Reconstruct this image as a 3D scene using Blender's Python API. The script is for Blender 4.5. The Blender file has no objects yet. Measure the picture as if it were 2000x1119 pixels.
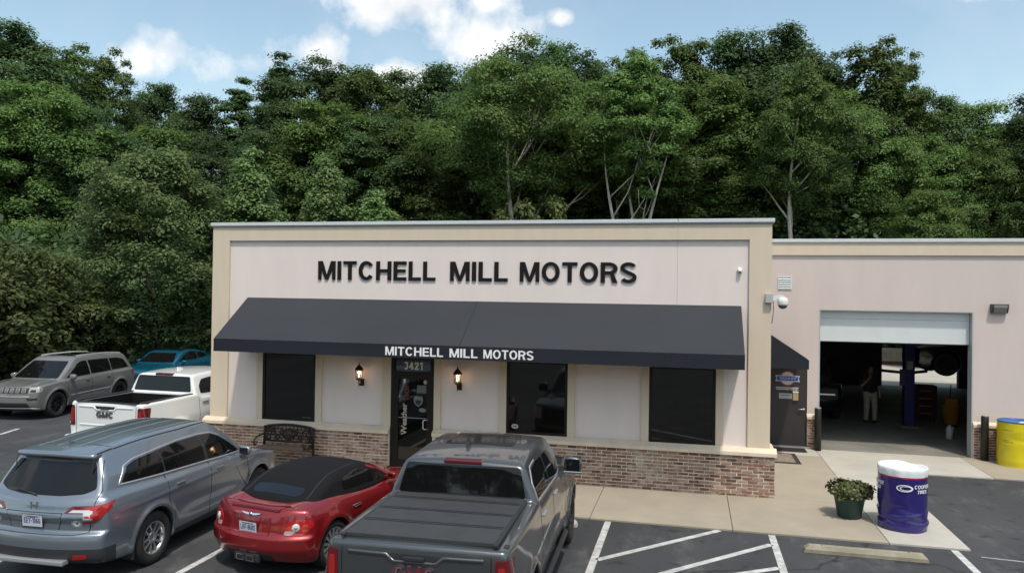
import bpy, bmesh, math, random
import numpy as np
from mathutils import Vector, Matrix
from mathutils.bvhtree import BVHTree
from mathutils.geometry import delaunay_2d_cdt

random.seed(7)
SC = bpy.context.scene
COL = SC.collection
rad = math.radians

# ------------------------------------------------------------------ camera
CAM_POS = (-1.511, -15.607, 3.943)
YAW, PITCH, ROLL = 0.23384, 0.00843, 0.0145
def cam_basis():
    cy, sy = math.cos(YAW), math.sin(YAW); cp, sp = math.cos(PITCH), math.sin(PITCH)
    fw = Vector((-sy * cp, cy * cp, sp)); rt = Vector((cy, sy, 0)); up = rt.cross(fw)
    cr, sr = math.cos(ROLL), math.sin(ROLL)
    return fw, rt * cr + up * sr, up * cr - rt * sr
FW, RT, UP = cam_basis()
cam_d = bpy.data.cameras.new('camera'); cam = bpy.data.objects.new('camera', cam_d); COL.objects.link(cam)
cam_d.sensor_width = 36; cam_d.lens = 1478.66 / 2000 * 36; cam_d.clip_end = 2000; cam_d.clip_start = .1
cam.matrix_world = Matrix(((RT.x, UP.x, -FW.x, CAM_POS[0]), (RT.y, UP.y, -FW.y, CAM_POS[1]), (RT.z, UP.z, -FW.z, CAM_POS[2]), (0, 0, 0, 1)))
SC.camera = cam

# ------------------------------------------------------------------ sky, sun, exposure
SUN_TO = Vector((0.42, -0.85, 2.0)).normalized()          # towards the sun
W = bpy.data.worlds.new('World'); SC.world = W; W.use_nodes = True
nt = W.node_tree; nt.nodes.clear()
def N(t, **k):
    n = nt.nodes.new(t)
    for a, b in k.items(): setattr(n, a, b)
    return n
def lk(a, b): nt.links.new(a, b)
def mth(op, a, b=None, c=None, clamp=False):
    n = N('ShaderNodeMath', operation=op); n.use_clamp = clamp
    for i, v in enumerate((a, b, c)):
        if v is None: continue
        if isinstance(v, (int, float)): n.inputs[i].default_value = v
        else: lk(v, n.inputs[i])
    return n.outputs[0]
sky = N('ShaderNodeTexSky'); sky.sky_type = 'NISHITA'; sky.sun_disc = False
sky.sun_elevation = math.asin(SUN_TO.z); sky.sun_rotation = math.atan2(SUN_TO.x, SUN_TO.y)
sky.altitude = 80; sky.air_density = 1.0; sky.dust_density = 1.6; sky.ozone_density = 1.0
tc = N('ShaderNodeTexCoord')
nz = N('ShaderNodeTexNoise'); nz.inputs['Scale'].default_value = 9.0; nz.inputs['Detail'].default_value = 7; nz.inputs['Roughness'].default_value = .56
lk(tc.outputs['Generated'], nz.inputs['Vector'])
nz2 = N('ShaderNodeTexNoise'); nz2.inputs['Scale'].default_value = 2.6; nz2.inputs['Detail'].default_value = 8; nz2.inputs['Roughness'].default_value = .6
lk(tc.outputs['Generated'], nz2.inputs['Vector'])
wob = mth('MULTIPLY', mth('SUBTRACT', nz.outputs['Fac'], .495), 3.6)
masks = []
# cumulus clouds of the photograph: centre direction, half width, half height
for (c, rx, rz) in [((-.375, .86, .365), .135, .058), ((-.449, .841, .295), .06, .042), ((-.262, .905, .318), .085, .05),
                    ((-.25, .90, .36), .045, .03), ((-.162, .925, .342), .019, .014), ((-.62, .742, .25), .07, .036),
                    ((-.36, .89, .272), .10, .022), ((-.72, .66, .19), .09, .02), ((.35, .90, .33), .10, .02),
                    ((.75, .45, .45), .16, .06), ((-.2, -.8, .5), .22, .09), ((.5, -.7, .45), .2, .08), ((-.8, -.3, .45), .2, .08), ((.1, .3, .9), .18, .14)]:
    s = N('ShaderNodeVectorMath', operation='SUBTRACT'); lk(tc.outputs['Generated'], s.inputs[0]); s.inputs[1].default_value = c
    m = N('ShaderNodeVectorMath', operation='MULTIPLY'); lk(s.outputs[0], m.inputs[0]); m.inputs[1].default_value = (1 / rx, 1 / rx, 1 / rz)
    l = N('ShaderNodeVectorMath', operation='LENGTH'); lk(m.outputs[0], l.inputs[0])
    masks.append(mth('SUBTRACT', 1.0, l.outputs['Value']))
mx = masks[0]
for k in masks[1:]: mx = mth('SMOOTH_MAX', mx, k, .25)
cl = mth('MULTIPLY', mth('ADD', mx, wob), 1.7, clamp=True)
cl = mth('SMOOTHSTEP', cl, 0.0, 1.0) if False else cl
thin = mth('MULTIPLY', mth('SUBTRACT', nz2.outputs['Fac'], .46), 1.5, clamp=True)
cl = mth('MAXIMUM', mth('MULTIPLY', cl, .93), mth('MULTIPLY', thin, .5))
cn = N('ShaderNodeTexNoise'); cn.inputs['Scale'].default_value = 11; cn.inputs['Detail'].default_value = 5; lk(tc.outputs['Generated'], cn.inputs['Vector'])
cr = N('ShaderNodeValToRGB'); cr.color_ramp.elements[0].position = .35; cr.color_ramp.elements[0].color = (3.3, 3.45, 3.6, 1); cr.color_ramp.elements[1].position = .6; cr.color_ramp.elements[1].color = (4.9, 4.85, 4.75, 1)
lk(cn.outputs['Fac'], cr.inputs['Fac'])
mixc = N('ShaderNodeMix', data_type='RGBA'); lk(cl, mixc.inputs[0]); tn = N('ShaderNodeMix', data_type='RGBA', blend_type='MULTIPLY'); tn.inputs[0].default_value = 1; lk(sky.outputs[0], tn.inputs[6]); tn.inputs[7].default_value = (1.0, .97, .80, 1); lk(tn.outputs[2], mixc.inputs[6]); lk(cr.outputs[0], mixc.inputs[7])
bg = N('ShaderNodeBackground'); bg.inputs['Strength'].default_value = .132; lk(mixc.outputs[2], bg.inputs[0])
wo = N('ShaderNodeOutputWorld'); lk(bg.outputs[0], wo.inputs[0])

sun_d = bpy.data.lights.new('sun', 'SUN'); sun_d.energy = 1.6; sun_d.angle = rad(3.0); sun_d.color = (1, .94, .84)
sun = bpy.data.objects.new('sun', sun_d); COL.objects.link(sun)
sun.rotation_euler = SUN_TO.to_track_quat('Z', 'Y').to_euler(); sun.location = (10, -20, 40)
vs = SC.view_settings; vs.view_transform = 'Standard'; vs.look = 'None'; vs.gamma = 1; vs.exposure = 0.9; vs.use_curve_mapping = False
SC.cycles.max_bounces = 7; SC.cycles.transparent_max_bounces = 8; SC.cycles.caustics_reflective = False; SC.cycles.caustics_refractive = False
SC.cycles.sample_clamp_indirect = 6

# ------------------------------------------------------------------ materials
MATS = {}
def nodes_of(m): return m.node_tree.nodes, m.node_tree.links
def srgb(h):
    h = h.lstrip('#'); v = [int(h[i:i + 2], 16) / 255 for i in (0, 2, 4)]
    return tuple(c / 12.92 if c <= .04045 else ((c + .055) / 1.055) ** 2.4 for c in v)
def mat(name, col, rough=.6, metal=0., var=.0, vscale=3., bump=0., bscale=60., coat=0., spec=.5, col2=None, stretch=(1, 1, 1), emit=None, estr=0., trans=0., objrand=0., detail=6):
    if name in MATS: return MATS[name]
    m = bpy.data.materials.new(name); m.use_nodes = True; n, l = nodes_of(m); b = n['Principled BSDF']
    b.inputs['Base Color'].default_value = (*col, 1); b.inputs['Roughness'].default_value = rough; b.inputs['Metallic'].default_value = metal
    b.inputs['Coat Weight'].default_value = coat; b.inputs['Coat Roughness'].default_value = .03; b.inputs['Specular IOR Level'].default_value = spec
    if emit: b.inputs['Emission Color'].default_value = (*emit, 1); b.inputs['Emission Strength'].default_value = estr
    if trans: b.inputs['Transmission Weight'].default_value = trans
    if var or bump:
        t = n.new('ShaderNodeTexCoord'); mp = n.new('ShaderNodeMapping'); mp.inputs['Scale'].default_value = stretch; l.new(t.outputs['Object'], mp.inputs[0])
    if var:
        z = n.new('ShaderNodeTexNoise'); z.inputs['Scale'].default_value = vscale; z.inputs['Detail'].default_value = detail; z.inputs['Roughness'].default_value = .65; l.new(mp.outputs[0], z.inputs['Vector'])
        r = n.new('ShaderNodeValToRGB'); c2 = col2 or tuple(c * (1 - var) for c in col); c1 = col if col2 else tuple(min(1, c * (1 + var)) for c in col)
        r.color_ramp.elements[0].position = .33; r.color_ramp.elements[1].position = .68
        r.color_ramp.elements[0].color = (*c2, 1); r.color_ramp.elements[1].color = (*c1, 1); l.new(z.outputs['Fac'], r.inputs['Fac']); l.new(r.outputs[0], b.inputs['Base Color'])
    if bump:
        z2 = n.new('ShaderNodeTexNoise'); z2.inputs['Scale'].default_value = bscale; z2.inputs['Detail'].default_value = 4; l.new(mp.outputs[0], z2.inputs['Vector'])
        bp = n.new('ShaderNodeBump'); bp.inputs['Strength'].default_value = bump; bp.inputs['Distance'].default_value = .02; l.new(z2.outputs['Fac'], bp.inputs['Height']); l.new(bp.outputs[0], b.inputs['Normal'])
    MATS[name] = m; return m

# ------------------------------------------------------------------ mesh helpers
def obj(name, me, m=None, parent=None):
    o = bpy.data.objects.new(name, me); COL.objects.link(o)
    if m is not None:
        for k in (m if isinstance(m, (list, tuple)) else [m]): me.materials.append(k)
    if parent is not None: o.parent = parent
    return o
def raw(verts, faces, smooth=False):
    me = bpy.data.meshes.new('mesh'); me.from_pydata([tuple(v) for v in verts], [], [tuple(f) for f in faces]); me.update()
    if smooth: me.shade_smooth()
    return me
def empty(name, loc=(0, 0, 0), rz=0):
    o = bpy.data.objects.new(name, None); COL.objects.link(o); o.location = loc; o.rotation_euler = (0, 0, rz); o.empty_display_size = .2; return o
def tag(o, label=None, cat=None, group=None, kind=None):
    if label: o['label'] = label
    if cat: o['category'] = cat
    if group: o['group'] = group
    if kind: o['kind'] = kind
    return o
class MB:
    """collects shapes into one mesh"""
    def __init__(s): s.v = []; s.f = []; s.sm = []
    def add(s, v, f, smooth=False):
        o = len(s.v); s.v += [tuple(p) for p in v]; s.f += [tuple(i + o for i in q) for q in f]; s.sm += [smooth] * len(f); return s
    def box(s, x0, x1, y0, y1, z0, z1, M=None, bev=0):
        if bev:
            bm = bmesh.new(); bmesh.ops.create_cube(bm, size=1)
            for q in bm.verts: q.co = Vector(((x0 + x1) / 2 + q.co.x * (x1 - x0), (y0 + y1) / 2 + q.co.y * (y1 - y0), (z0 + z1) / 2 + q.co.z * (z1 - z0)))
            bmesh.ops.bevel(bm, geom=bm.edges[:], offset=bev, segments=2, profile=.6, affect='EDGES')
            bm.verts.index_update(); v = [q.co.copy() for q in bm.verts]; f = [[q.index for q in k.verts] for k in bm.faces]; bm.free()
        else:
            v = [Vector(p) for p in ((x0, y0, z0), (x1, y0, z0), (x1, y1, z0), (x0, y1, z0), (x0, y0, z1), (x1, y0, z1), (x1, y1, z1), (x0, y1, z1))]
            f = [(0, 3, 2, 1), (4, 5, 6, 7), (0, 1, 5, 4), (1, 2, 6, 5), (2, 3, 7, 6), (3, 0, 4, 7)]
        if M is not None: v = [M @ q for q in v]
        return s.add(v, f)
    def lathe(s, prof, n=24, M=None, smooth=True, cap=True):
        v = []; f = []
        for (r, z) in prof:
            for k in range(n): a = 2 * math.pi * k / n; v.append(Vector((r * math.cos(a), r * math.sin(a), z)))
        for i in range(len(prof) - 1):
            for k in range(n): f.append((i * n + k, i * n + (k + 1) % n, (i + 1) * n + (k + 1) % n, (i + 1) * n + k))
        if cap:
            if prof[0][0] > 1e-4: f.append(tuple(range(n))[::-1])
            if prof[-1][0] > 1e-4: f.append(tuple((len(prof) - 1) * n + k for k in range(n)))
        if M is not None: v = [M @ q for q in v]
        return s.add(v, f, smooth)
    def tube(s, pts, r, n=8, smooth=True):
        pts = [Vector(p) for p in pts]; v = []; f = []; rs = r if isinstance(r, (list, tuple)) else [r] * len(pts)
        up = Vector((0, 0, 1)); prev = None
        for i, p in enumerate(pts):
            t = (pts[min(i + 1, len(pts) - 1)] - pts[max(i - 1, 0)]).normalized()
            if prev is None:
                a = t.cross(up if abs(t.z) < .9 else Vector((1, 0, 0))).normalized()
            else:
                a = (prev - t * prev.dot(t)).normalized()
            prev = a; b = t.cross(a)
            for k in range(n): q = 2 * math.pi * k / n; v.append(p + (a * math.cos(q) + b * math.sin(q)) * rs[i])
        for i in range(len(pts) - 1):
            for k in range(n): f.append((i * n + k, i * n + (k + 1) % n, (i + 1) * n + (k + 1) % n, (i + 1) * n + k))
        f.append(tuple(range(n))[::-1]); f.append(tuple((len(pts) - 1) * n + k for k in range(n)))
        return s.add(v, f, smooth)
    def prism(s, poly, a0, a1, axis='x', M=None):
        """closed outline extruded along an axis; poly in the other two axes (y,z)/(x,z)/(x,y)"""
        n = len(poly); mk = {'x': lambda a, p: Vector((a, p[0], p[1])), 'y': lambda a, p: Vector((p[0], a, p[1])), 'z': lambda a, p: Vector((p[0], p[1], a))}[axis]
        v = [mk(a0, p) for p in poly] + [mk(a1, p) for p in poly]
        f = [tuple(range(n)), tuple(range(n, 2 * n))[::-1]] + [(i, n + i, n + (i + 1) % n, (i + 1) % n) for i in range(n)]
        if M is not None: v = [M @ q for q in v]
        return s.add(v, f)
    def build(s, name, m=None, parent=None):
        me = raw(s.v, s.f); me.polygons.foreach_set('use_smooth', s.sm)
        bm = bmesh.new(); bm.from_mesh(me); bmesh.ops.recalc_face_normals(bm, faces=bm.faces[:]); bm.to_mesh(me); bm.free()
        return obj(name, me, m, parent)
def bx(name, x0, x1, y0, y1, z0, z1, m, parent=None, bev=0): return MB().box(x0, x1, y0, y1, z0, z1, bev=bev).build(name, m, parent)
def text_mesh(s, cap, width=None, ext=.01, bold=.0, shear=0., spacing=1.):
    c = bpy.data.curves.new('text', 'FONT'); c.body = s; c.size = 1; c.extrude = ext; c.offset = bold; c.shear = shear; c.space_character = spacing; c.resolution_u = 3
    o = bpy.data.objects.new('text', c); COL.objects.link(o); dg = bpy.context.evaluated_depsgraph_get(); dg.update()
    me = bpy.data.meshes.new_from_object(o.evaluated_get(dg)); bpy.data.objects.remove(o); bpy.data.curves.remove(c)
    co = np.empty(len(me.vertices) * 3); me.vertices.foreach_get('co', co); co = co.reshape(-1, 3)
    mn, mxx = co.min(0), co.max(0); h = mxx[1] - mn[1]; w = mxx[0] - mn[0]
    sy = cap / h; sx = (width / w) if width else sy
    co[:, 0] = (co[:, 0] - mn[0]) * sx; co[:, 1] = (co[:, 1] - mn[1]) * sy
    me.vertices.foreach_set('co', co.ravel()); me.materials.clear(); me.update(); return me
def islands(me):
    n = len(me.vertices); p = list(range(n))
    def fd(a):
        while p[a] != a: p[a] = p[p[a]]; a = p[a]
        return a
    for e in me.edges:
        a, b = fd(e.vertices[0]), fd(e.vertices[1])
        if a != b: p[a] = b
    g = {}
    for i in range(n): g.setdefault(fd(i), []).append(i)
    return list(g.values()), fd
FRONT = Matrix(((1, 0, 0, 0), (0, 0, -1, 0), (0, 1, 0, 0), (0, 0, 0, 1)))     # text plane facing -y
def place_text(name, s, cap, width, M, m, parent, ext=.002, bold=0., shear=0., spacing=1.):
    me = text_mesh(s, cap, width, ext, bold, shear, spacing); me.transform(M); return obj(name, me, m, parent)
# ------------------------------------------------------------------ bold sans letters drawn from strokes
def arc(cx, cy, rx, ry, a0, a1, n=14): return [(cx + rx * math.cos(rad(a0 + (a1 - a0) * k / n)), cy + ry * math.sin(rad(a0 + (a1 - a0) * k / n))) for k in range(n + 1)]
def strip(pts, t, th=None, closed=False):
    """quads along a centre line; t = thickness of upright strokes, th of flat ones"""
    th = th or t; out = []; L = []; R_ = []; pts = [p for i, p in enumerate(pts) if i == 0 or math.hypot(p[0] - pts[i - 1][0], p[1] - pts[i - 1][1]) > 1e-4]; n = len(pts)
    for i, p in enumerate(pts):
        a = pts[i - 1] if (i or closed) else p; b = pts[(i + 1) % n] if (i < n - 1 or closed) else p
        dx, dy = b[0] - a[0], b[1] - a[1]; q = math.hypot(dx, dy) or 1; nx, ny = -dy / q, dx / q
        L.append((p[0] + nx * t / 2, p[1] + ny * th / 2)); R_.append((p[0] - nx * t / 2, p[1] - ny * th / 2))
    for i in range(n if closed else n - 1):
        j = (i + 1) % n; out.append([L[i], R_[i], R_[j], L[j]])
    return out
def rc(x0, x1, y0, y1): return [(x0, y0), (x1, y0), (x1, y1), (x0, y1)]
T_, H_ = .192, .162
def glyph(c):
    t, h = T_, H_
    if c == 'M': w = .92; return w, [rc(0, t * .9, 0, 1), rc(w - t * .9, w, 0, 1), [(.0, 1), (.235, 1), (w / 2 + .07, 0), (w / 2 - .07, 0)], [(w, 1), (w - .235, 1), (w / 2 - .07, 0), (w / 2 + .07, 0)]]
    if c == 'I': return t, [rc(0, t, 0, 1)]
    if c == 'T': w = .70; return w, [rc(0, w, 1 - h, 1), rc(w / 2 - t / 2, w / 2 + t / 2, 0, 1)]
    if c == 'H': w = .78; return w, [rc(0, t, 0, 1), rc(w - t, w, 0, 1), rc(0, w, .42, .42 + h)]
    if c == 'E': w = .66; return w, [rc(0, t, 0, 1), rc(0, w, 1 - h, 1), rc(0, w * .94, .43, .43 + h * .95), rc(0, w, 0, h)]
    if c == 'F': w = .62; return w, [rc(0, t, 0, 1), rc(0, w, 1 - h, 1), rc(0, w * .9, .42, .42 + h * .95)]
    if c == 'L': w = .62; return w, [rc(0, t, 0, 1), rc(0, w, 0, h)]
    if c == 'O' or c == '0': w = .84 if c == 'O' else .62; return w, strip(arc(w / 2, .5, w / 2 - t / 2, .51 - h / 2, 0, 360 * 27 / 28, 27), t, h, True)
    if c == 'C': w = .80; return w, strip(arc(w / 2, .5, w / 2 - t / 2, .51 - h / 2, 38, 322, 24), t, h)
    if c == 'G': w = .84; return w, strip(arc(w / 2, .5, w / 2 - t / 2, .51 - h / 2, 40, 340, 24), t, h) + [rc(w / 2, w, .36, .52), rc(w - t * .8, w, 0.03, .50)]
    if c in 'RPB':
        w = .76; o = [rc(0, t, 0, 1)] + strip([(t * .5, 1 - h / 2), (w * .5, 1 - h / 2)] + arc(w * .5, .70, w * .5 - t / 2, .30 - h / 2, 90, -90, 12) + [(t * .5, .40 + h / 2)], t, h)
        if c == 'R': o += [[(.40, .50), (.58, .46), (w, 0), (w - .235, 0)]]
        if c == 'B': o += strip([(t * .5, .56 - h / 2 + .0), (w * .5, .56 - h / 2)] + arc(w * .5, .26, w * .5 - t / 2, .29 - h / 2, 90, -90, 12) + [(t * .5, h / 2)], t, h)
        return w, o
    if c == 'S': w = .74; return w, strip(arc(w / 2, .735, w / 2 - t / 2, .275 - h / 2, 25, 90, 6) + arc(w / 2, .735, w / 2 - t / 2, .275 - h / 2, 100, 235, 10) + [(w / 2, .5)] + arc(w / 2, .265, w / 2 - t / 2, .275 - h / 2, 55, -80, 10) + arc(w / 2, .265, w / 2 - t / 2, .275 - h / 2, -90, -155, 6), t * .97, h)
    if c == 'K': w = .78; return w, [rc(0, t, 0, 1), [(t, .30), (t, .56), (w - .26, 1), (w - .02, 1)], [(.30, .56), (.46, .66), (w, 0), (w - .24, 0)]]
    if c == 'N': w = .78; return w, [rc(0, t, 0, 1), rc(w - t, w, 0, 1), [(0, 1), (t * 1.1, 1), (w, 0), (w - t * 1.1, 0)]]
    if c == 'Y': w = .78; return w, [rc(w / 2 - t / 2, w / 2 + t / 2, 0, .45), [(0, 1), (.235, 1), (w / 2 + t / 2, .40), (w / 2 - t / 2, .40)], [(w, 1), (w - .235, 1), (w / 2 - t / 2, .40), (w / 2 + t / 2, .40)]]
    if c == 'A': w = .82; return w, [[(0, 0), (.215, 0), (w / 2 + .10, 1), (w / 2 - .10, 1)], [(w, 0), (w - .215, 0), (w / 2 - .10, 1), (w / 2 + .10, 1)], rc(.2, w - .2, .2, .35)]
    if c == 'U': w = .76; return w, strip([(t / 2, 1), (t / 2, .4)] + arc(w / 2, .35, w / 2 - t / 2, .35 - h / 2, 180, 360, 12) + [(w - t / 2, .4), (w - t / 2, 1)], t, h)
    if c == 'V': w = .80; return w, [[(0, 1), (.215, 1), (w / 2 + .10, 0), (w / 2 - .10, 0)], [(w, 1), (w - .215, 1), (w / 2 - .10, 0), (w / 2 + .10, 0)]]
    if c == '-': return .34, [rc(0, .34, .36, .36 + h)]
    if c == '1': return .42, [rc(.22, .42, 0, 1), [(0, .70), (.22, .78), (.42, 1), (.26, 1), (0, .84)]]
    if c == '2': w = .62; return w, strip([(t * .55, .66)] + arc(w / 2, .70, w / 2 - t / 2, .30 - h / 2, 172, -30, 12) + [(t * .7, h * .8)], t, h) + [rc(0, w, 0, h)]
    if c == '3': w = .62; return w, strip(arc(w / 2, .735, w / 2 - t / 2, .275 - h / 2, 160, -80, 12), t, h) + strip(arc(w / 2, .275, w / 2 - t / 2, .285 - h / 2, 80, -160, 12), t, h)
    if c == '4': w = .66; return w, [rc(w - t - .1, w - .1, 0, 1), rc(0, w, .22, .22 + h), [(0, .22), (0, .42), (w - t - .1, 1), (w - .2, 1), (w - .1, .86), (.22, .3)]]
    if c == '6': w = .64; return w, strip(arc(w / 2, .31, w / 2 - t / 2, .31 - h / 2, 0, 345, 22), t, h, True) + strip([(t / 2, .33), (t / 2, .55)] + arc(w / 2, .62, w / 2 - t / 2, .38 - h / 2, 180, 40, 10), t, h)
    if c == '8': w = .64; return w, strip(arc(w / 2, .735, w / 2 - t / 2, .27 - h / 2, 0, 345, 20), t, h, True) + strip(arc(w / 2, .27, w / 2 - t / 2, .285 - h / 2, 0, 345, 20), t, h, True)
    return .3, []
def glyph_mesh(polys, sx, sy, x0, y0, depth, shear=0.):
    """union of the pieces, extruded: x right, y up, z towards the reader"""
    pts, fcs = [], []
    for p in polys:
        k = len(pts); ar = sum(p[i][0] * p[(i + 1) % len(p)][1] - p[(i + 1) % len(p)][0] * p[i][1] for i in range(len(p)))
        q = p if ar > 0 else p[::-1]; pts += [Vector((a, b)) for a, b in q]; fcs.append(list(range(k, k + len(q))))
    vo, eo, fo, ov, oe, of_ = delaunay_2d_cdt(pts, [], fcs, 1, 1e-5); fo = [t for t, k in zip(fo, of_) if k]
    us = sorted({i for t in fo for i in t}); mp_ = {a: i for i, a in enumerate(us)}; vo = [vo[i] for i in us]; fo = [[mp_[i] for i in t] for t in fo]
    n = len(vo); v = [(x0 + (a.x + shear * a.y) * sx, y0 + a.y * sy, 0) for a in vo]; v += [(p[0], p[1], depth) for p in v]
    f = [tuple(i + n for i in t) for t in fo] + [tuple(t[::-1]) for t in fo]; ed = {}
    for t in fo:
        for i in range(len(t)): a, b = t[i], t[(i + 1) % len(t)]; ed[(a, b)] = 1
    for (a, b) in ed:
        if (b, a) not in ed: f.append((a, b, b + n, a + n))
    return v, f
def word(s, cap, width, depth=.003, gap=.13, space=.42, shear=0.):
    """list of (vertices, faces) one per letter; the word starts at x=0"""
    x = 0; lay = []
    for ch in s:
        if ch == ' ': x += space; continue
        w, p = glyph(ch); lay.append((x, p)); x += w + gap
    tot = x - gap; sx = width / tot
    return [glyph_mesh(p, sx, cap, xx * sx, 0, depth, shear) for xx, p in lay if p]
def badge_text(name, s, cap, width, M, m_out, m_in, parent):
    global T_, H_
    T_, H_ = .27, .23
    o = bold_text(name, s, cap, width, M, m_out, parent, .010, .10)
    T_, H_ = .15, .11
    bold_text(name + '_inlay', s, cap * .97, width * .985, M @ Matrix.Translation((width * .0075, cap * .015, .0)), m_in, o, .0125, .10)
    T_, H_ = .192, .162
def bold_text(name, s, cap, width, M, m, parent, depth=.003, gap=.13, space=.42, shear=0.):
    mb = MB()
    for v, f in word(s, cap, width, depth, gap, space, shear): mb.add([M @ Vector(q) for q in v], f)
    return mb.build(name, m, parent)
# ------------------------------------------------------------------ ground
def asphalt_mat():
    m = bpy.data.materials.new('asphalt'); m.use_nodes = True; n, l = nodes_of(m); b = n['Principled BSDF']
    t = n.new('ShaderNodeTexCoord')
    def noise(s, d=6, r=.6, st=(1, 1, 1)):
        mp = n.new('ShaderNodeMapping'); mp.inputs['Scale'].default_value = st; l.new(t.outputs['Object'], mp.inputs[0])
        z = n.new('ShaderNodeTexNoise'); z.inputs['Scale'].default_value = s; z.inputs['Detail'].default_value = d; z.inputs['Roughness'].default_value = r; l.new(mp.outputs[0], z.inputs['Vector']); return z.outputs['Fac']
    def ramp(f, a, ca, bb, cb):
        r = n.new('ShaderNodeValToRGB'); r.color_ramp.elements[0].position = a; r.color_ramp.elements[0].color = (*ca, 1); r.color_ramp.elements[1].position = bb; r.color_ramp.elements[1].color = (*cb, 1); l.new(f, r.inputs['Fac']); return r.outputs[0]
    def mix(f, a, c, mode='MIX'):
        x = n.new('ShaderNodeMix'); x.data_type = 'RGBA'; x.blend_type = mode
        if isinstance(f, float): x.inputs[0].default_value = f
        else: l.new(f, x.inputs[0])
        for i, v in ((6, a), (7, c)):
            if isinstance(v, tuple): x.inputs[i].default_value = (*v, 1)
            else: l.new(v, x.inputs[i])
        return x.outputs[2]
    base = ramp(noise(.45, 5, .6, (1, .55, 1)), .3, (.039, .042, .048), .72, (.073, .075, .080))
    fine = ramp(noise(55, 3, .7), .35, (.55, .55, .55), .7, (1.35, 1.35, 1.35))
    c = mix(1.0, base, fine, 'MULTIPLY')
    st = ramp(noise(1.7, 8, .7, (1, .45, 1)), .54, (0, 0, 0), .70, (1, 1, 1)); c = mix(st, c, (.098, .10, .102))
    oil = ramp(noise(2.6, 7, .65), .57, (0, 0, 0), .67, (.8, .8, .8)); c = mix(oil, c, (.022, .022, .024))
    v = n.new('ShaderNodeTexVoronoi'); v.feature = 'DISTANCE_TO_EDGE'; v.inputs['Scale'].default_value = .11; v.inputs['Randomness'].default_value = 1
    mp = n.new('ShaderNodeMapping'); l.new(t.outputs['Object'], mp.inputs[0]); wv = n.new('ShaderNodeTexNoise'); wv.inputs['Scale'].default_value = .8; wv.inputs['Detail'].default_value = 6; l.new(t.outputs['Object'], wv.inputs['Vector'])
    ad = n.new('ShaderNodeVectorMath'); ad.operation = 'ADD'; l.new(mp.outputs[0], ad.inputs[0])
    sc = n.new('ShaderNodeVectorMath'); sc.operation = 'SCALE'; sc.inputs['Scale'].default_value = 1.6; l.new(wv.outputs['Color'], sc.inputs[0]); l.new(sc.outputs[0], ad.inputs[1]); l.new(ad.outputs[0], v.inputs['Vector'])
    ck = ramp(v.outputs['Distance'], .0012, (1, 1, 1), .003, (0, 0, 0)); c = mix(ck, c, (.018, .018, .018))
    l.new(c, b.inputs['Base Color']); b.inputs['Roughness'].default_value = .82; b.inputs['Specular IOR Level'].default_value = .35
    bp = n.new('ShaderNodeBump'); bp.inputs['Strength'].default_value = .45; bp.inputs['Distance'].default_value = .012; l.new(noise(95, 2, .7), bp.inputs['Height']); l.new(bp.outputs[0], b.inputs['Normal'])
    return m
def sheet(name, x0, x1, y0, y1, z, m, n=1):
    me = raw([(x0, y0, z), (x1, y0, z), (x1, y1, z), (x0, y1, z)], [(0, 1, 2, 3)]); return obj(name, me, m)
M_asph = asphalt_mat()
M_soil = mat('forest_soil', (.028, .022, .014), .95, var=.5, vscale=.6, bump=.6, bscale=8)
tag(sheet('ground', -600, 600, -600, 600, -.012, M_soil), kind='structure')
lot = obj('parking_lot', raw([(-24.5, -60, 0), (60, -60, 0), (60, 33.2, 0), (-12, 33.2, 0), (-12.6, 24, 0), (-24.5, 24, 0)], [(0, 1, 2, 3, 4, 5)]), M_asph); tag(lot, kind='structure')

M_walk = mat('tan_concrete', (.36, .315, .245), .85, var=.14, vscale=1.1, bump=.12, bscale=70, col2=(.30, .265, .21))
M_walk2 = mat('pale_concrete', (.47, .45, .405), .85, var=.14, vscale=1.0, bump=.12, bscale=70, col2=(.385, .365, .32))
SWY = -2.35
walk = empty('sidewalk', (0, 0, 0)); tag(walk, kind='structure')
def slab(x0, x1, y0, y1, m, par): return bx('slab', x0 + .005, x1 - .005, y0 + .005, y1 - .005, -.1, .03, m, par, bev=.006)
xs = [-3.213 + 2.413 * k for k in range(-4, 3)]
for a, b2 in zip(xs[:-1], xs[1:]):
    slab(a, b2, SWY, -.06, M_walk, walk)
slab(xs[0] - 1.6, xs[0], SWY, -.06, M_walk, walk)
slab(.0, 1.614, -.06, 2.0, M_walk, walk); slab(.0, 1.614, 2.0, 4.35, M_walk, walk); slab(.0, 1.614, 4.35, 5.28, M_walk2, walk)
apron = empty('garage_apron', (0, 0, 0)); tag(apron, kind='structure')
slab(1.614, 2.79, SWY, .4, M_walk2, apron); slab(1.614, 2.79, .4, 3.08, M_walk2, apron)
slab(1.614, 5.0, 3.08, 5.28, M_walk2, apron); slab(5.0, 8.4, 3.08, 5.28, M_walk, apron); slab(8.4, 12, 3.08, 5.28, M_walk2, apron)

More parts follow.
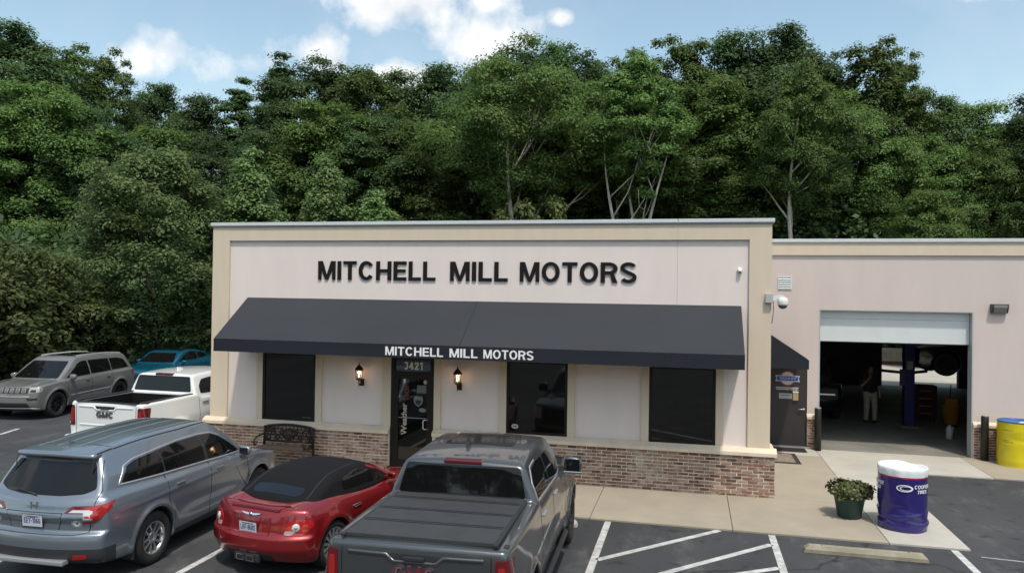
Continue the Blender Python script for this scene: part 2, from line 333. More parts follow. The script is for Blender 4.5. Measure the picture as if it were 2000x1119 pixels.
M_line = mat('road_paint', (.62, .62, .61), .75, var=.5, vscale=5, col2=(.30, .30, .30), bump=.2, bscale=90)
def stripe(p, q, w=.11):
    p, q = Vector((*p, 0)), Vector((*q, 0)); t = (q - p).normalized(); s = Vector((-t.y, t.x, 0)) * w / 2
    o = MB().add([p - s + Vector((0, 0, .004)), q - s + Vector((0, 0, .004)), q + s + Vector((0, 0, .004)), p + s + Vector((0, 0, .004))], [(0, 1, 2, 3)]).build('painted_line', M_line, lot)
for x in (-2.885, -.185, 2.545, -5.63, -8.38, -11.13): stripe((x, SWY - .03), (x, -7.6))
stripe((-2.84, -4.33), (-1.02, -2.36)); stripe((-1.9, -4.66), (-.24, -2.88)); stripe((-2.84, -5.75), (-.24, -2.95 - 1.0)) ; stripe((-2.84, -7.1), (-.24, -4.4 - .6))
stripe((-19.3, .8), (-19.55, 1.6)); stripe((-19.25, .2), (-19.15, -4.2)); stripe((-22.1, 1.6), (-22.0, -4))
stripe((2.85, -2.6), (9.5, -3.3), .03)

# ------------------------------------------------------------------ building
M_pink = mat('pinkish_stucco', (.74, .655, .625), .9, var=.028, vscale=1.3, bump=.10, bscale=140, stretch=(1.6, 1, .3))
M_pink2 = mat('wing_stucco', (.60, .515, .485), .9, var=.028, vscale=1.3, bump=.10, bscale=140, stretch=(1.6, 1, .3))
M_tan = mat('tan_stucco', (.63, .535, .42), .9, var=.035, vscale=1.6, bump=.10, bscale=140, stretch=(2.5, 1, .25))
M_sill = mat('sill_stucco', (.66, .56, .44), .85, var=.09, vscale=2.5, bump=.08, bscale=120)
M_cop = mat('coping_metal', (.66, .68, .70), .35, metal=.25, var=.05)
M_frame = mat('bronze_frame', (.010, .007, .006), .5, spec=.3)
M_pane = mat('dark_pane', (.005, .0045, .004), .03, spec=.75)
M_mortar = mat('mortar', (.66, .575, .49), .95, var=.18, vscale=9, bump=.5, bscale=40)
B = empty('shop_building', (0, 0, 0)); tag(B, 'pale stucco shop building with brick base and open garage bay', 'building')
LX = -12.435
YC = .06
bx('wall', LX + .03, -.03, YC, .30, 0, 5.40, M_pink, B)
bx('side_wall', LX + .03, LX + .25, .30, 21.4, 0, 5.40, M_pink, B); bx('side_wall', -.25, -.03, .30, 21.4, 0, 5.40, M_pink, B)
bx('rear_wall', LX + .25, -.25, 21.2, 21.4, 0, 5.40, M_pink, B); bx('roof', LX + .25, -.25, .30, 21.2, 5.0, 5.2, M_cop, B)
# trim frame
TB = 5.06
bx('trim', LX, -12.0, 0, YC + .003, .97, 5.40, M_tan, B); bx('trim', -.42, 0, 0, YC + .003, .97, 5.40, M_tan, B); bx('trim', -12.0, -.42, .002, YC + .003, TB, 5.40, M_tan, B)
bx('trim', LX - .003, LX + .03, YC + .003, .6, .97, 5.40, M_tan, B); bx('trim', -.03, .003, YC + .003, .6, .97, 5.40, M_tan, B)
wins = [(-11.09, -9.76), (-5.32, -4.01), (-2.34, -1.03)]
ZW0, ZW1 = .965, 2.52
for (a, b2) in wins:
    bx('window_trim', a - .15, a, .004, YC + .003, .97, 2.66, M_tan, B); bx('window_trim', b2, b2 + .15, .004, YC + .003, .97, 2.66, M_tan, B)
    bx('window_trim', a, b2, .006, YC + .003, ZW1, 2.66, M_tan, B)
bx('door_trim', -8.14, -7.935, .004, YC + .003, .97, 2.66, M_tan, B); bx('door_trim', -6.94, -6.79, .004, YC + .003, .97, 2.66, M_tan, B); bx('door_trim', -7.935, -6.94, .006, YC + .003, 2.52, 2.66, M_tan, B)
for i, (a, b2) in enumerate(wins):
    w = bx('window', a, b2, .034, YC + .002, ZW0, ZW1, M_pane, B)
    fr = MB(); t = .06
    fr.box(a, a + t, .014, .05, ZW0, ZW1).box(b2 - t, b2, .014, .05, ZW0, ZW1).box(a + t, b2 - t, .016, .05, ZW0, ZW0 + t).box(a + t, b2 - t, .016, .05, ZW1 - t, ZW1)
    fr.build('frame', M_frame, w)
    if i == 1:
        st = MB().lathe([(0, 0), (1, 0), (1, .004), (0, .004)], 20, Matrix.Translation((a + .19, .033, ZW0 + .16)) @ FRONT @ Matrix.Diagonal((.075, .05, 1, 1)), smooth=False).build('round_sticker', mat('sticker_white', (.42, .42, .43), .6), w)
        bx('sticker_mark', a + .15, a + .23, .0265, .0285, ZW0 + .15, ZW0 + .175, mat('print_grey', (.06, .06, .07), .6), w)
    if i == 0:
        bx('sticker_mark', b2 - .32, b2 - .10, .030, .033, ZW0 + .085, ZW0 + .097, mat('print_dim', (.12, .12, .12), .6), w)
# expansion joint and coping
bx('expansion_joint', -1.812, -1.803, YC - .003, YC + .002, 3.6, TB, mat('joint_grey', (.52, .46, .43), .9), B)
bx('expansion_joint', -1.812, -1.803, -.002, .01, TB, 5.395, mat('joint_grey', (.52, .46, .43), .9), B)
bx('coping', LX - .045, -1.81, -.045, .45, 5.40, 5.476, M_cop, B, bev=.008); bx('coping', -1.803, .045, -.045, .45, 5.40, 5.476, M_cop, B, bev=.008)
bx('coping_drip', LX - .02, .02, -.02, .43, 5.372, 5.399, mat('drip_grey', (.33, .33, .33), .5), B)
# sloped sill
sp = [(-.125, .83), (-.125, .895), (-.01, .972), (.06, .972), (.06, .83)]
for (a, b2) in ((LX - .125, -7.94), (-6.935, .125)): MB().prism(sp, a, b2, 'x').build('sill', M_sill, B)
MB().prism([(x + .0, z) for x, z in ((.125, .83), (.125, .895), (.01, .972), (-.02, .972), (-.02, .83))], .061, .9, 'y').build('sill', M_sill, B)
# brick base
def brick_mat():
    m = bpy.data.materials.new('tumbled_brick'); m.use_nodes = True; n, l = nodes_of(m); b = n['Principled BSDF']
    oi = n.new('ShaderNodeObjectInfo'); g = n.new('ShaderNodeNewGeometry')
    ad = n.new('ShaderNodeMath'); ad.operation = 'ADD'; l.new(oi.outputs['Random'], ad.inputs[0]); l.new(g.outputs['Random Per Island'], ad.inputs[1])
    fr = n.new('ShaderNodeMath'); fr.operation = 'FRACT'; l.new(ad.outputs[0], fr.inputs[0])
    r = n.new('ShaderNodeValToRGB'); e = r.color_ramp.elements; e[0].position = 0; e[0].color = (.075, .042, .032, 1); e[1].position = 1; e[1].color = (.36, .28, .225, 1)
    for p, c in ((.25, (.19, .092, .066, 1)), (.5, (.235, .118, .085, 1)), (.72, (.28, .16, .12, 1)), (.88, (.29, .20, .155, 1))): k = e.new(p); k.color = c
    l.new(fr.outputs[0], r.inputs['Fac'])
    z = n.new('ShaderNodeTexNoise'); z.inputs['Scale'].default_value = 7; z.inputs['Detail'].default_value = 7; z.inputs['Roughness'].default_value = .7; l.new(g.outputs['Position'], z.inputs['Vector'])
    z3 = n.new('ShaderNodeTexNoise'); z3.inputs['Scale'].default_value = 1.1; z3.inputs['Detail'].default_value = 3; l.new(g.outputs['Position'], z3.inputs['Vector'])
    s = n.new('ShaderNodeMath'); s.operation = 'MULTIPLY_ADD'; l.new(z3.outputs['Fac'], s.inputs[0]); s.inputs[1].default_value = .55; l.new(z.outputs['Fac'], s.inputs[2])
    q = n.new('ShaderNodeValToRGB'); q.color_ramp.elements[0].position = .77; q.color_ramp.elements[0].color = (0, 0, 0, 1); q.color_ramp.elements[1].position = .97; q.color_ramp.elements[1].color = (.85, .85, .85, 1); l.new(s.outputs[0], q.inputs['Fac'])
    x = n.new('ShaderNodeMix'); x.data_type = 'RGBA'; l.new(q.outputs[0], x.inputs[0]); l.new(r.outputs[0], x.inputs[6]); x.inputs[7].default_value = (.47, .385, .315, 1); l.new(x.outputs[2], b.inputs['Base Color'])
    b.inputs['Roughness'].default_value = .92
    bp = n.new('ShaderNodeBump'); bp.inputs['Strength'].default_value = .5; bp.inputs['Distance'].default_value = .01; z2 = n.new('ShaderNodeTexNoise'); z2.inputs['Scale'].default_value = 60; z2.inputs['Detail'].default_value = 4; l.new(g.outputs['Position'], z2.inputs['Vector']); l.new(z2.outputs['Fac'], bp.inputs['Height']); l.new(bp.outputs[0], b.inputs['Normal'])
    return m
M_brick = brick_mat()
BL, BHt, CO = .190, .0485, .0675
def brick_shape(L, rnd):
    h, d = BHt, .009
    def j(a): return a * (1 + rnd.uniform(-.03, .03))
    bv = .007; v = []
    for (sx, sz) in ((-1, -1), (1, -1), (1, 1), (-1, 1)): v.append((j(sx * L / 2) , .02, j(sz * h / 2)))
    for (sx, sz) in ((-1, -1), (1, -1), (1, 1), (-1, 1)): v.append((j(sx * L / 2), -d + bv, j(sz * h / 2)))
    for (sx, sz) in ((-1, -1), (1, -1), (1, 1), (-1, 1)): v.append((sx * (L / 2 - bv * rnd.uniform(.7, 1.8)), -d + rnd.uniform(-.003, .003), sz * (h / 2 - bv * rnd.uniform(.6, 1.3))))
    f = [(8, 9, 10, 11)]
    for a in (0, 4):
        for k in range(4): f.append((a + k, a + (k + 1) % 4, a + 4 + (k + 1) % 4, a + 4 + k))
    return v, f
BY = -.075
for (a, b2) in ((LX - .085, -7.94), (-6.935, .085)): bx('mortar_bed', a, b2, BY + .004, YC, .0, .832, M_mortar, B)
bx('mortar_bed', .0, .081, YC, .9, 0, .832, M_mortar, B)
rb = random.Random(3)
shapes = [raw(*brick_shape(BL, rb)) for _ in range(8)]; half = [raw(*brick_shape(BL / 2 - .006, rb)) for _ in range(3)]
for s_ in shapes + half: s_.materials.append(M_brick)
spots = []
for c in range(12):
    z = .012 + CO * (c + .5)
    for (a, b2) in ((LX - .085, -7.95), (-6.925, .088)):
        x = b2 - (0 if c % 2 else .1); first = c % 2 == 0
        if first: spots.append((b2 - .045, z, True))
        while x - BL > a:
            spots.append((x - BL / 2, z, False)); x -= BL + .0145
spots.sort(key=lambda s: -s[0] if s[0] > -4.9 else 50 + abs(s[0] + 8.5))
stuffb = MB()
for i, (x, z, hf) in enumerate(spots):
    me = rb.choice(half if hf else shapes); dx, dz, dy = rb.uniform(-.004, .004), rb.uniform(-.003, .003), rb.uniform(-.005, .005)
    if i < 296:
        o = bpy.data.objects.new('brick', me); COL.objects.link(o); o.parent = B; o.location = (x + dx, BY + dy, z + dz)
        if rb.random() < .5 and not hf: o.scale = (-1, 1, -1)
    else:
        stuffb.add([(v.co.x + x + dx, v.co.y + BY + dy, v.co.z + z + dz) for v in me.vertices], [p.vertices[:] for p in me.polygons])
# wing wall: side door, garage opening
WY = 5.3
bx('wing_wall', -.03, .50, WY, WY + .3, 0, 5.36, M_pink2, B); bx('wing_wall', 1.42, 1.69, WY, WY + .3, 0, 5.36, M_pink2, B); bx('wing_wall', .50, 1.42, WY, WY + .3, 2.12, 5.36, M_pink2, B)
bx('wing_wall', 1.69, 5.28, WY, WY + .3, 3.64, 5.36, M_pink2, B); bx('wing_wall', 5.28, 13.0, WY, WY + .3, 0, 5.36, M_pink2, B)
bx('wing_band', .003, 13.0, WY - .05, WY - .001, 5.03, 5.36, M_tan, B); bx('coping', .0, 13.05, WY - .09, WY + .38, 5.362, 5.45, M_cop, B, bev=.008)
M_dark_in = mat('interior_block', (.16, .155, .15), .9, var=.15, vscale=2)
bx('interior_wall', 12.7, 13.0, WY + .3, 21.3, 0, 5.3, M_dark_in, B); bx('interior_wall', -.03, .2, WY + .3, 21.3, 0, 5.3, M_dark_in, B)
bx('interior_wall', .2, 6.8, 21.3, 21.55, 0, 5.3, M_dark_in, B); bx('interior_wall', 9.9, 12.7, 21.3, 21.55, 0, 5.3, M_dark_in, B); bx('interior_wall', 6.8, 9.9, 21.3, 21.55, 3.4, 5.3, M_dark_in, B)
bx('wing_roof', .0, 13.0, WY + .39, 21.5, 5.3, 5.34, M_cop, B)
tag(sheet('rear_yard', -.4, 24, 21.62, 33.18, .004, M_walk2), kind='structure')
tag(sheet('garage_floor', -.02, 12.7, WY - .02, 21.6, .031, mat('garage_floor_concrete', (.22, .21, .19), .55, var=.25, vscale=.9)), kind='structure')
for (a, b2) in ((1.42, 1.69), (5.28, 8.2)):
    bx('mortar_bed', a, b2, WY - .06, WY - .001, 0, .80, M_mortar, B); MB().prism([(WY - .10, .80), (WY - .10, .86), (WY - .01, .93), (WY - .001, .93), (WY - .001, .80)], a - .01, b2 + .01, 'x').build('sill', M_sill, B)
    for c in range(12):
        x = a + .01 - (.1 if c % 2 else 0)
        while x < b2 - .02:
            x0, x1 = max(x, a + .004), min(x + BL, b2 - .004)
            if x1 - x0 > .03:
                v, f = brick_shape(x1 - x0, rb); stuffb.add([(p[0] + (x0 + x1) / 2, p[1] * .6 + WY - .065, p[2] + .01 + .0655 * (c + .5)) for p in v], f)
            x += BL + .0145
sb = stuffb.build('brick', M_brick, B); sb['kind'] = 'stuff'
# garage opening: jambs and sectional door
M_white = mat('white_painted_steel', (.62, .66, .67), .4, var=.03)
M_jamb = mat('jamb_grey', (.42, .44, .45), .5)
bx('jamb', 1.69, 1.72, WY - .004, WY + .30, .03, 3.64, M_jamb, B); bx('jamb', 5.25, 5.28, WY - .004, WY + .30, .03, 3.64, M_jamb, B); bx('jamb', 1.72, 5.25, WY - .004, WY + .30, 3.61, 3.64, M_jamb, B)
for (z0, z1) in ((2.81, 3.40), (3.405, 3.605)):
    p = bx('garage_door_panel', 1.73, 5.24, WY + .17, WY + .22, z0, z1, M_white, B, bev=.004)
bx('door_seal', 1.73, 5.24, WY + .18, WY + .21, 2.785, 2.809, mat('rubber_black', (.012, .012, .012), .7), B)
# side door
M_doorb = mat('dark_bronze_paint', (.030, .026, .027), .5, var=.06)
sd = bx('side_door', .505, 1.415, WY + .02, WY + .07, .075, 2.11, M_doorb, B)
bx('threshold', .50, 1.42, WY - .03, WY + .06, .032, .072, mat('aluminium', (.6, .6, .6), .35, metal=.8), B)
hd = MB().lathe([(.03, 0), (.03, .02), (.02, .03), (0, .03)], 14, Matrix.Translation((1.34, WY + .02, 1.03)) @ FRONT); hd.tube([(1.34, WY - .03, 1.03), (1.28, WY - .035, 1.035), (1.20, WY - .03, 1.03)], .013); hd.build('door_handle', mat('aluminium', (.6, .6, .6), .35, metal=.8), sd)
yb = WY + .018
def disc(name, x, z, rx, rz, y, m, par, th=.004, n=28):
    return MB().lathe([(0, 0), (1, 0), (1, 1), (0, 1)], n, Matrix.Translation((x, y, z)) @ FRONT @ Matrix.Diagonal((rx, rz, th, 1)), smooth=False).build(name, m, par)
disc('badge', .935, 1.82, .19, .19, yb, mat('badge_red', (.38, .06, .06), .5), sd); disc('badge', .935, 1.82, .165, .165, yb - .004, mat('badge_cream', (.62, .50, .50), .5), sd)
MB().prism([(.63, 1.90), (1.24, 1.895), (1.21, 1.82), (1.24, 1.735), (.63, 1.74), (.66, 1.82)], yb - .014, yb - .008, 'y').build('badge_ribbon', mat('badge_silver', (.42, .44, .48), .4), sd)
MB().prism([(.675, 1.873), (1.195, 1.868), (1.195, 1.762), (.675, 1.767)], yb - .019, yb - .014, 'y').build('badge_ribbon', mat('badge_blue', (.02, .05, .30), .4), sd)
place_text('badge_print', 'TECHNET', .06, .42, Matrix.Translation((.725, yb - .021, 1.79)) @ FRONT, mat('badge_ice', (.42, .52, .68), .4), sd, bold=.02)
for zz_, xa_, xb_ in ((1.567, .65, 1.21), (1.522, .66, .985), (1.522, 1.0, 1.20)): bx('door_stripe', xa_, xb_, yb - .003, yb + .003, zz_, zz_ + .024, mat('print_pale', (.5, .5, .5), .5), sd)
bx('notice', .73, 1.06, yb - .004, yb + .004, 1.29, 1.43, mat('notice_grey', (.36, .39, .41), .5), sd)
bx('notice_line', .78, 1.0, yb - .006, yb - .0042, 1.37, 1.385, mat('print_grey', (.06, .06, .07), .6), sd)
kb = bx('key_drop_box', 1.07, 1.20, yb - .05, yb + .004, 1.26, 1.46, mat('brass_box', (.40, .31, .15), .5), sd); bx('box_lid', 1.065, 1.205, yb - .06, yb + .003, 1.461, 1.49, mat('white_plastic', (.7, .7, .7), .5), sd)
# louvred vent
vt = MB(); vt.box(.67, 1.01, WY - .02, WY + .001, 4.13, 4.155).box(.67, 1.01, WY - .02, WY + .001, 4.445, 4.47).box(.67, .69, WY - .02, WY + .001, 4.155, 4.445).box(.99, 1.01, WY - .02, WY + .001, 4.155, 4.445)
vf = vt.build('vent_frame', M_white, B); bx('vent_opening', .69, .99, WY - .004, WY + .001, 4.155, 4.445, mat('vent_dark', (.03, .03, .035), .8), vf)
for k in range(6): MB().prism([(WY - .03, 4.165 + k * .047), (WY - .005, 4.195 + k * .047), (WY - .005, 4.189 + k * .047), (WY - .03, 4.159 + k * .047)], .69, .99, 'x').build('louvre', M_white, vf)
# entrance door
dr = bx('entrance_door', -7.93, -6.945, .03, YC + .002, .03, 2.52, mat('door_glass', (.004, .004, .004), .04, spec=.7), B)
ef = MB()
for a in ((-7.932, -7.84, .03, 2.52), (-7.02, -6.943, .03, 2.52)): ef.box(a[0], a[1], .0, .055, a[2], a[3])
ef.box(-7.84, -7.02, .002, .055, 2.46, 2.52).box(-7.84, -7.02, .002, .055, 2.12, 2.19).box(-7.84, -7.76, .006, .055, .03, 2.12).box(-7.10, -7.02, .006, .055, .03, 2.12).box(-7.76, -7.10, .004, .055, .03, .26).box(-7.76, -7.10, .008, .055, 2.03, 2.12)
ef.build('door_frame', M_frame, dr)
MB().tube([(-7.06, .0, 1.16), (-7.13, -.05, 1.16), (-7.155, -.055, 1.14), (-7.155, -.055, .98), (-7.13, -.05, .96), (-7.06, .0, .96)], .014).build('pull_handle', mat('aluminium', (.6, .6, .6), .35, metal=.8), dr)
bx('push_bar', -7.75, -7.11, .018, .03, 1.175, 1.19, mat('dull_metal', (.25, .25, .25), .4), dr)
M_pg = mat('print_silver', (.85, .85, .85), .6)
T_, H_ = .23, .19
bold_text('street_number', '3421', .165, .43, Matrix.Translation((-7.64, .022, 2.235)) @ FRONT, M_pg, dr)
T_, H_ = .192, .162
RV = Matrix.Rotation(rad(90), 4, 'Z')
place_text('door_print', 'Weather', .13, .70, Matrix.Translation((-7.56, .024, .80)) @ FRONT @ RV, mat('print_gold', (.40, .34, .27), .5), dr, bold=.03)
place_text('door_print', 'Tech', .12, .32, Matrix.Translation((-7.52, .024, 1.54)) @ FRONT @ RV, mat('print_maroon', (.13, .03, .035), .5), dr, bold=.03)
disc('door_sticker', -7.14, 1.97, .045, .045, .026, mat('sticker_white', (.42, .42, .43), .6), dr)
bx('door_sticker', -7.33, -7.12, .02, .03, 1.73, 1.90, mat('sticker_dim', (.13, .13, .13), .6), dr)
MB().prism([(-7.39, 1.66), (-7.21, 1.66), (-7.19, 1.58), (-7.215, 1.49), (-7.30, 1.43), (-7.385, 1.49), (-7.41, 1.58)], .022, .03, 'y').build('door_sticker', mat('sticker_dim2', (.17, .17, .17), .6), dr)
MB().prism([(-7.365, 1.575), (-7.235, 1.575), (-7.245, 1.50), (-7.30, 1.465), (-7.355, 1.50)], .019, .022, 'y').build('door_sticker', mat('sticker_black', (.02, .02, .02), .6), dr)
disc('door_sticker', -7.20, 1.36, .085, .045, .026, mat('sticker_dim2', (.17, .17, .17), .6), dr)

# wall sign: separate letters
S = empty('wall_sign', (-9.75, .06, 4.185)); tag(S, 'large raised black letters of the shop name above the long awning', 'sign')
M_let = mat('sign_letter_black', (.010, .008, .009), .6, spec=.2)
def letters(s, cap, x0, x1, par):
    for v, f in word(s, cap, x1 - x0, .026, .115):
        MB().add([(x0 + 9.75 + q[0], -.005 - q[2], q[1]) for q in v], f).build('letter', M_let, par)
letters('MITCHELL', .415, -9.75, -6.955, S); letters('MILL', .415, -6.62, -5.335, S); letters('MOTORS', .415, -5.07, -2.62, S)

# ------------------------------------------------------------------ awnings
M_awn = mat('charcoal_awning_fabric', (.030, .034, .042), .75, var=.07, vscale=.7, bump=.12, bscale=300, spec=.25)
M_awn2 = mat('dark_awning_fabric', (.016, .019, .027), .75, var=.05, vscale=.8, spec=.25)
def cloth_quad(a, b, c, d, nu, nv, th, sag, name, m, par, seed=1):
    """thin cloth: a-b upper edge, d-c lower edge"""
    r = random.Random(seed); a, b, c, d = map(Vector, (a, b, c, d)); nrm = (b - a).cross(d - a).normalized(); ph = [r.uniform(0, 6) for _ in range(4)]
    v = []; f = []
    for s in (0, 1):
        for j in range(nv + 1):
            for i in range(nu + 1):
                u, w = i / nu, j / nv; p = a.lerp(b, u).lerp(d.lerp(c, u), w); e = math.sin(math.pi * w) * min(1, 4 * u, 4 * (1 - u))
                q = sag * e * (.6 + .4 * math.sin(u * 23 + ph[0]) + .25 * math.sin(u * 51 + w * 3 + ph[1]))
                v.append(p - nrm * (q + s * th))
    n1 = (nu + 1) * (nv + 1)
    for j in range(nv):
        for i in range(nu):
            k = j * (nu + 1) + i; f.append((k, k + 1, k + nu + 2, k + nu + 1)); f.append((n1 + k, n1 + k + nu + 1, n1 + k + nu + 2, n1 + k + 1))
    mb = MB(); mb.add(v, f, True); return mb.build(name, m, par)
AX0, AX1, AXS = -11.535, -.565, -6.0
A = empty('awning', ((AX0 + AX1) / 2, 0, 2.6)); tag(A, 'long dark grey fabric awning with white lettering over the shop front', 'awning')
ox, oz = (AX0 + AX1) / 2, 2.6
def awp(x, y, z): return (x - ox, y, z - oz)
cloth_quad(awp(AX0, .055, 3.745), awp(AXS - .004, .055, 3.745), awp(AXS - .004, -1.2, 2.865), awp(AX0, -1.2, 2.865), 60, 12, .006, .010, 'canopy', M_awn, A, 1)
cloth_quad(awp(AXS + .004, .055, 3.745), awp(AX1, .055, 3.745), awp(AX1, -1.2, 2.865), awp(AXS + .004, -1.2, 2.865), 60, 12, .006, .010, 'canopy', M_awn, A, 2)
cloth_quad(awp(AX0, -1.203, 2.863), awp(AX1, -1.203, 2.863), awp(AX1, -1.203, 2.60), awp(AX0, -1.203, 2.60), 80, 3, .006, -.003, 'valance', M_awn2, A, 3)
for x in (AX0, AX1):
    MB().prism([(.05, 3.742), (-1.197, 2.862), (-1.197, 2.60), (.05, 2.60)], x - ox - .003, x - ox + .003, 'x', Matrix.Translation((0, 0, -oz))).build('end_panel', M_awn2, A)
sm = MB(); sm.tube([awp(AXS, .06, 3.752), awp(AXS, -1.2, 2.872)], .006, 6); sm.build('seam', M_awn2, A)
fr = MB()
for x in (AX0 + .03, -8.8, AXS, -3.3, AX1 - .03):
    fr.tube([awp(x, .05, 3.715), awp(x, -1.17, 2.845), awp(x, -1.17, 2.62), awp(x, .05, 2.62)], .014, 6)
fr.tube([awp(AX0 + .03, -1.17, 2.62), awp(AX1 - .03, -1.17, 2.62)], .014, 6); fr.build('frame', mat('awning_steel', (.3, .3, .3), .4, metal=.7), A)
for w_, xa_, xb_ in (('MITCHELL', -7.57, -6.335), ('MILL', -6.20, -5.62), ('MOTORS', -5.50, -4.49)): bold_text('lettering', w_, .175, xb_ - xa_, Matrix.Translation(awp(xa_, -1.209, 2.645)) @ FRONT, mat('lettering_white', (.80, .80, .80), .6), A, gap=.115)
# side awning over the staff door: slopes away from the side wall
SA = empty('side_awning', (0, 3.5, 2.23)); tag(SA, 'small black sloping awning over the staff door beside the shop front', 'awning')
y0, y1 = 3.5, 5.25
cloth_quad((.003, 0, 1.02), (.003, y1 - y0, 1.02), (1.2, y1 - y0, .22), (1.2, 0, .22), 6, 8, .006, .004, 'canopy', M_awn, SA, 4)
for yy in (0, y1 - y0): MB().prism([(.003, 1.017), (1.197, .217), (1.197, 0), (.003, 0)], yy - .003, yy + .003, 'y').build('end_panel', M_awn2, SA)
bx('valance', 1.198, 1.204, .004, y1 - y0 - .004, 0, .216, M_awn2, SA)
MB().tube([(.03, .02, .012), (1.18, .02, .012), (1.18, y1 - y0 - .02, .012)], .012, 6).build('frame', mat('awning_steel', (.3, .3, .3), .4, metal=.7), SA)
# ------------------------------------------------------------------ implicit surfaces -> meshes (car bodies, people)
def curve(pts):
    """smooth monotone interpolation through (t, value) points"""
    pts = sorted(pts); X = np.array([p[0] for p in pts], float); Y = np.array([p[1] for p in pts], float)
    h = np.diff(X); d = np.diff(Y) / h; m = np.zeros(len(X)); m[0], m[-1] = d[0], d[-1]
    for i in range(1, len(X) - 1):
        if d[i - 1] * d[i] > 0: w1 = 2 * h[i] + h[i - 1]; w2 = h[i] + 2 * h[i - 1]; m[i] = (w1 + w2) / (w1 / d[i - 1] + w2 / d[i])
    def f(t):
        t = np.clip(t, X[0], X[-1]); i = np.clip(np.searchsorted(X, t) - 1, 0, len(h) - 1); s = (t - X[i]) / h[i]
        return ((1 + 2 * s) * (1 - s) ** 2) * Y[i] + s * (1 - s) ** 2 * h[i] * m[i] + s * s * (3 - 2 * s) * Y[i + 1] + s * s * (s - 1) * h[i] * m[i + 1]
    return f
def smax(a, b, k): h = np.clip(.5 + .5 * (a - b) / k, 0, 1); return b + (a - b) * h + k * h * (1 - h)
def smin(a, b, k): return -smax(-a, -b, k)
def smaxn(k, *a):
    r = a[0]
    for b in a[1:]: r = smax(r, b, k)
    return r
def polygonize(f, lo, hi, h):
    """surface nets on a regular grid, then vertices pulled exactly onto f = 0"""
    ax = [np.arange(lo[i], hi[i] + h, h) for i in range(3)]; nx, ny, nz = map(len, ax)
    X, Y, Z = np.meshgrid(*ax, indexing='ij'); V = f(X.ravel(), Y.ravel(), Z.ravel()).reshape(nx, ny, nz); S = V < 0
    del X, Y, Z
    acc = np.zeros((nx - 1, ny - 1, nz - 1, 3)); cnt = np.zeros((nx - 1, ny - 1, nz - 1))
    for d in range(3):
        sl0 = [slice(None)] * 3; sl1 = [slice(None)] * 3; sl0[d] = slice(0, -1); sl1[d] = slice(1, None)
        a, b = V[tuple(sl0)], V[tuple(sl1)]; cr = (S[tuple(sl0)] != S[tuple(sl1)]); den = np.where(cr, a - b, 1); t = np.where(cr, a / den, 0)
        o = [k for k in range(3) if k != d]
        for i in (0, 1):
            for j in (0, 1):
                s = [slice(None)] * 3; s[o[0]] = slice(i, i + (nx, ny, nz)[o[0]] - 1); s[o[1]] = slice(j, j + (nx, ny, nz)[o[1]] - 1); s = tuple(s)
                c = cr[s]; cnt += c; acc[..., d] += np.where(c, t[s], 0); acc[..., o[0]] += np.where(c, i, 0); acc[..., o[1]] += np.where(c, j, 0)
    act = cnt > 0; idx = -np.ones(act.shape, int); idx[act] = np.arange(act.sum()); ijk = np.argwhere(act)
    P = (ijk + acc[act] / cnt[act][:, None]) * h + np.array(lo)
    quads = []
    for d in range(3):
        sl0 = [slice(1, -1)] * 3; sl1 = [slice(1, -1)] * 3; sl0[d] = slice(0, -1); sl1[d] = slice(1, None)
        A, Bm = S[tuple(sl0)], S[tuple(sl1)]; e = np.argwhere(A != Bm)
        if not len(e): continue
        o = [k for k in range(3) if k != d]; base = e.copy(); base[:, o[0]] += 1; base[:, o[1]] += 1
        def cell(i, j): q = base.copy(); q[:, o[0]] -= i; q[:, o[1]] -= j; return idx[q[:, 0], q[:, 1], q[:, 2]]
        q = np.stack([cell(1, 1), cell(0, 1), cell(0, 0), cell(1, 0)], 1); ins = A[tuple(e.T)]
        if d == 1: ins = ~ins
        q[~ins] = q[~ins][:, ::-1]; quads.append(q)
    Q = np.concatenate(quads); Q = Q[(Q >= 0).all(1)]
    def grad(P, e=.002):
        g = np.empty_like(P)
        for k in range(3):
            d = np.zeros(3); d[k] = e; g[:, k] = (f(*(P + d).T) - f(*(P - d).T)) / (2 * e)
        return g
    for _ in range(3):
        g = grad(P); v = f(*P.T); st = v[:, None] * g / np.maximum((g * g).sum(1), .05)[:, None]; ln = np.linalg.norm(st, axis=1); st *= np.minimum(1, .6 * h / np.maximum(ln, 1e-9))[:, None]; P = P - st
    g = grad(P, .006); Nn = g / np.maximum(np.linalg.norm(g, axis=1), 1e-6)[:, None]
    return P, Q, Nn
def np_mesh(P, Q, Nn=None):
    me = bpy.data.meshes.new('mesh'); me.vertices.add(len(P)); me.vertices.foreach_set('co', P.astype('f').ravel()); k = Q.shape[1]
    me.loops.add(Q.size); me.loops.foreach_set('vertex_index', Q.astype('i').ravel()); me.polygons.add(len(Q)); me.polygons.foreach_set('loop_start', np.arange(0, Q.size, k, dtype='i')); me.polygons.foreach_set('loop_total', np.full(len(Q), k, dtype='i'))
    me.update(calc_edges=True); me.validate()
    if Nn is not None: me.shade_smooth(); me.normals_split_custom_set_from_vertices([tuple(n) for n in Nn])
    return me
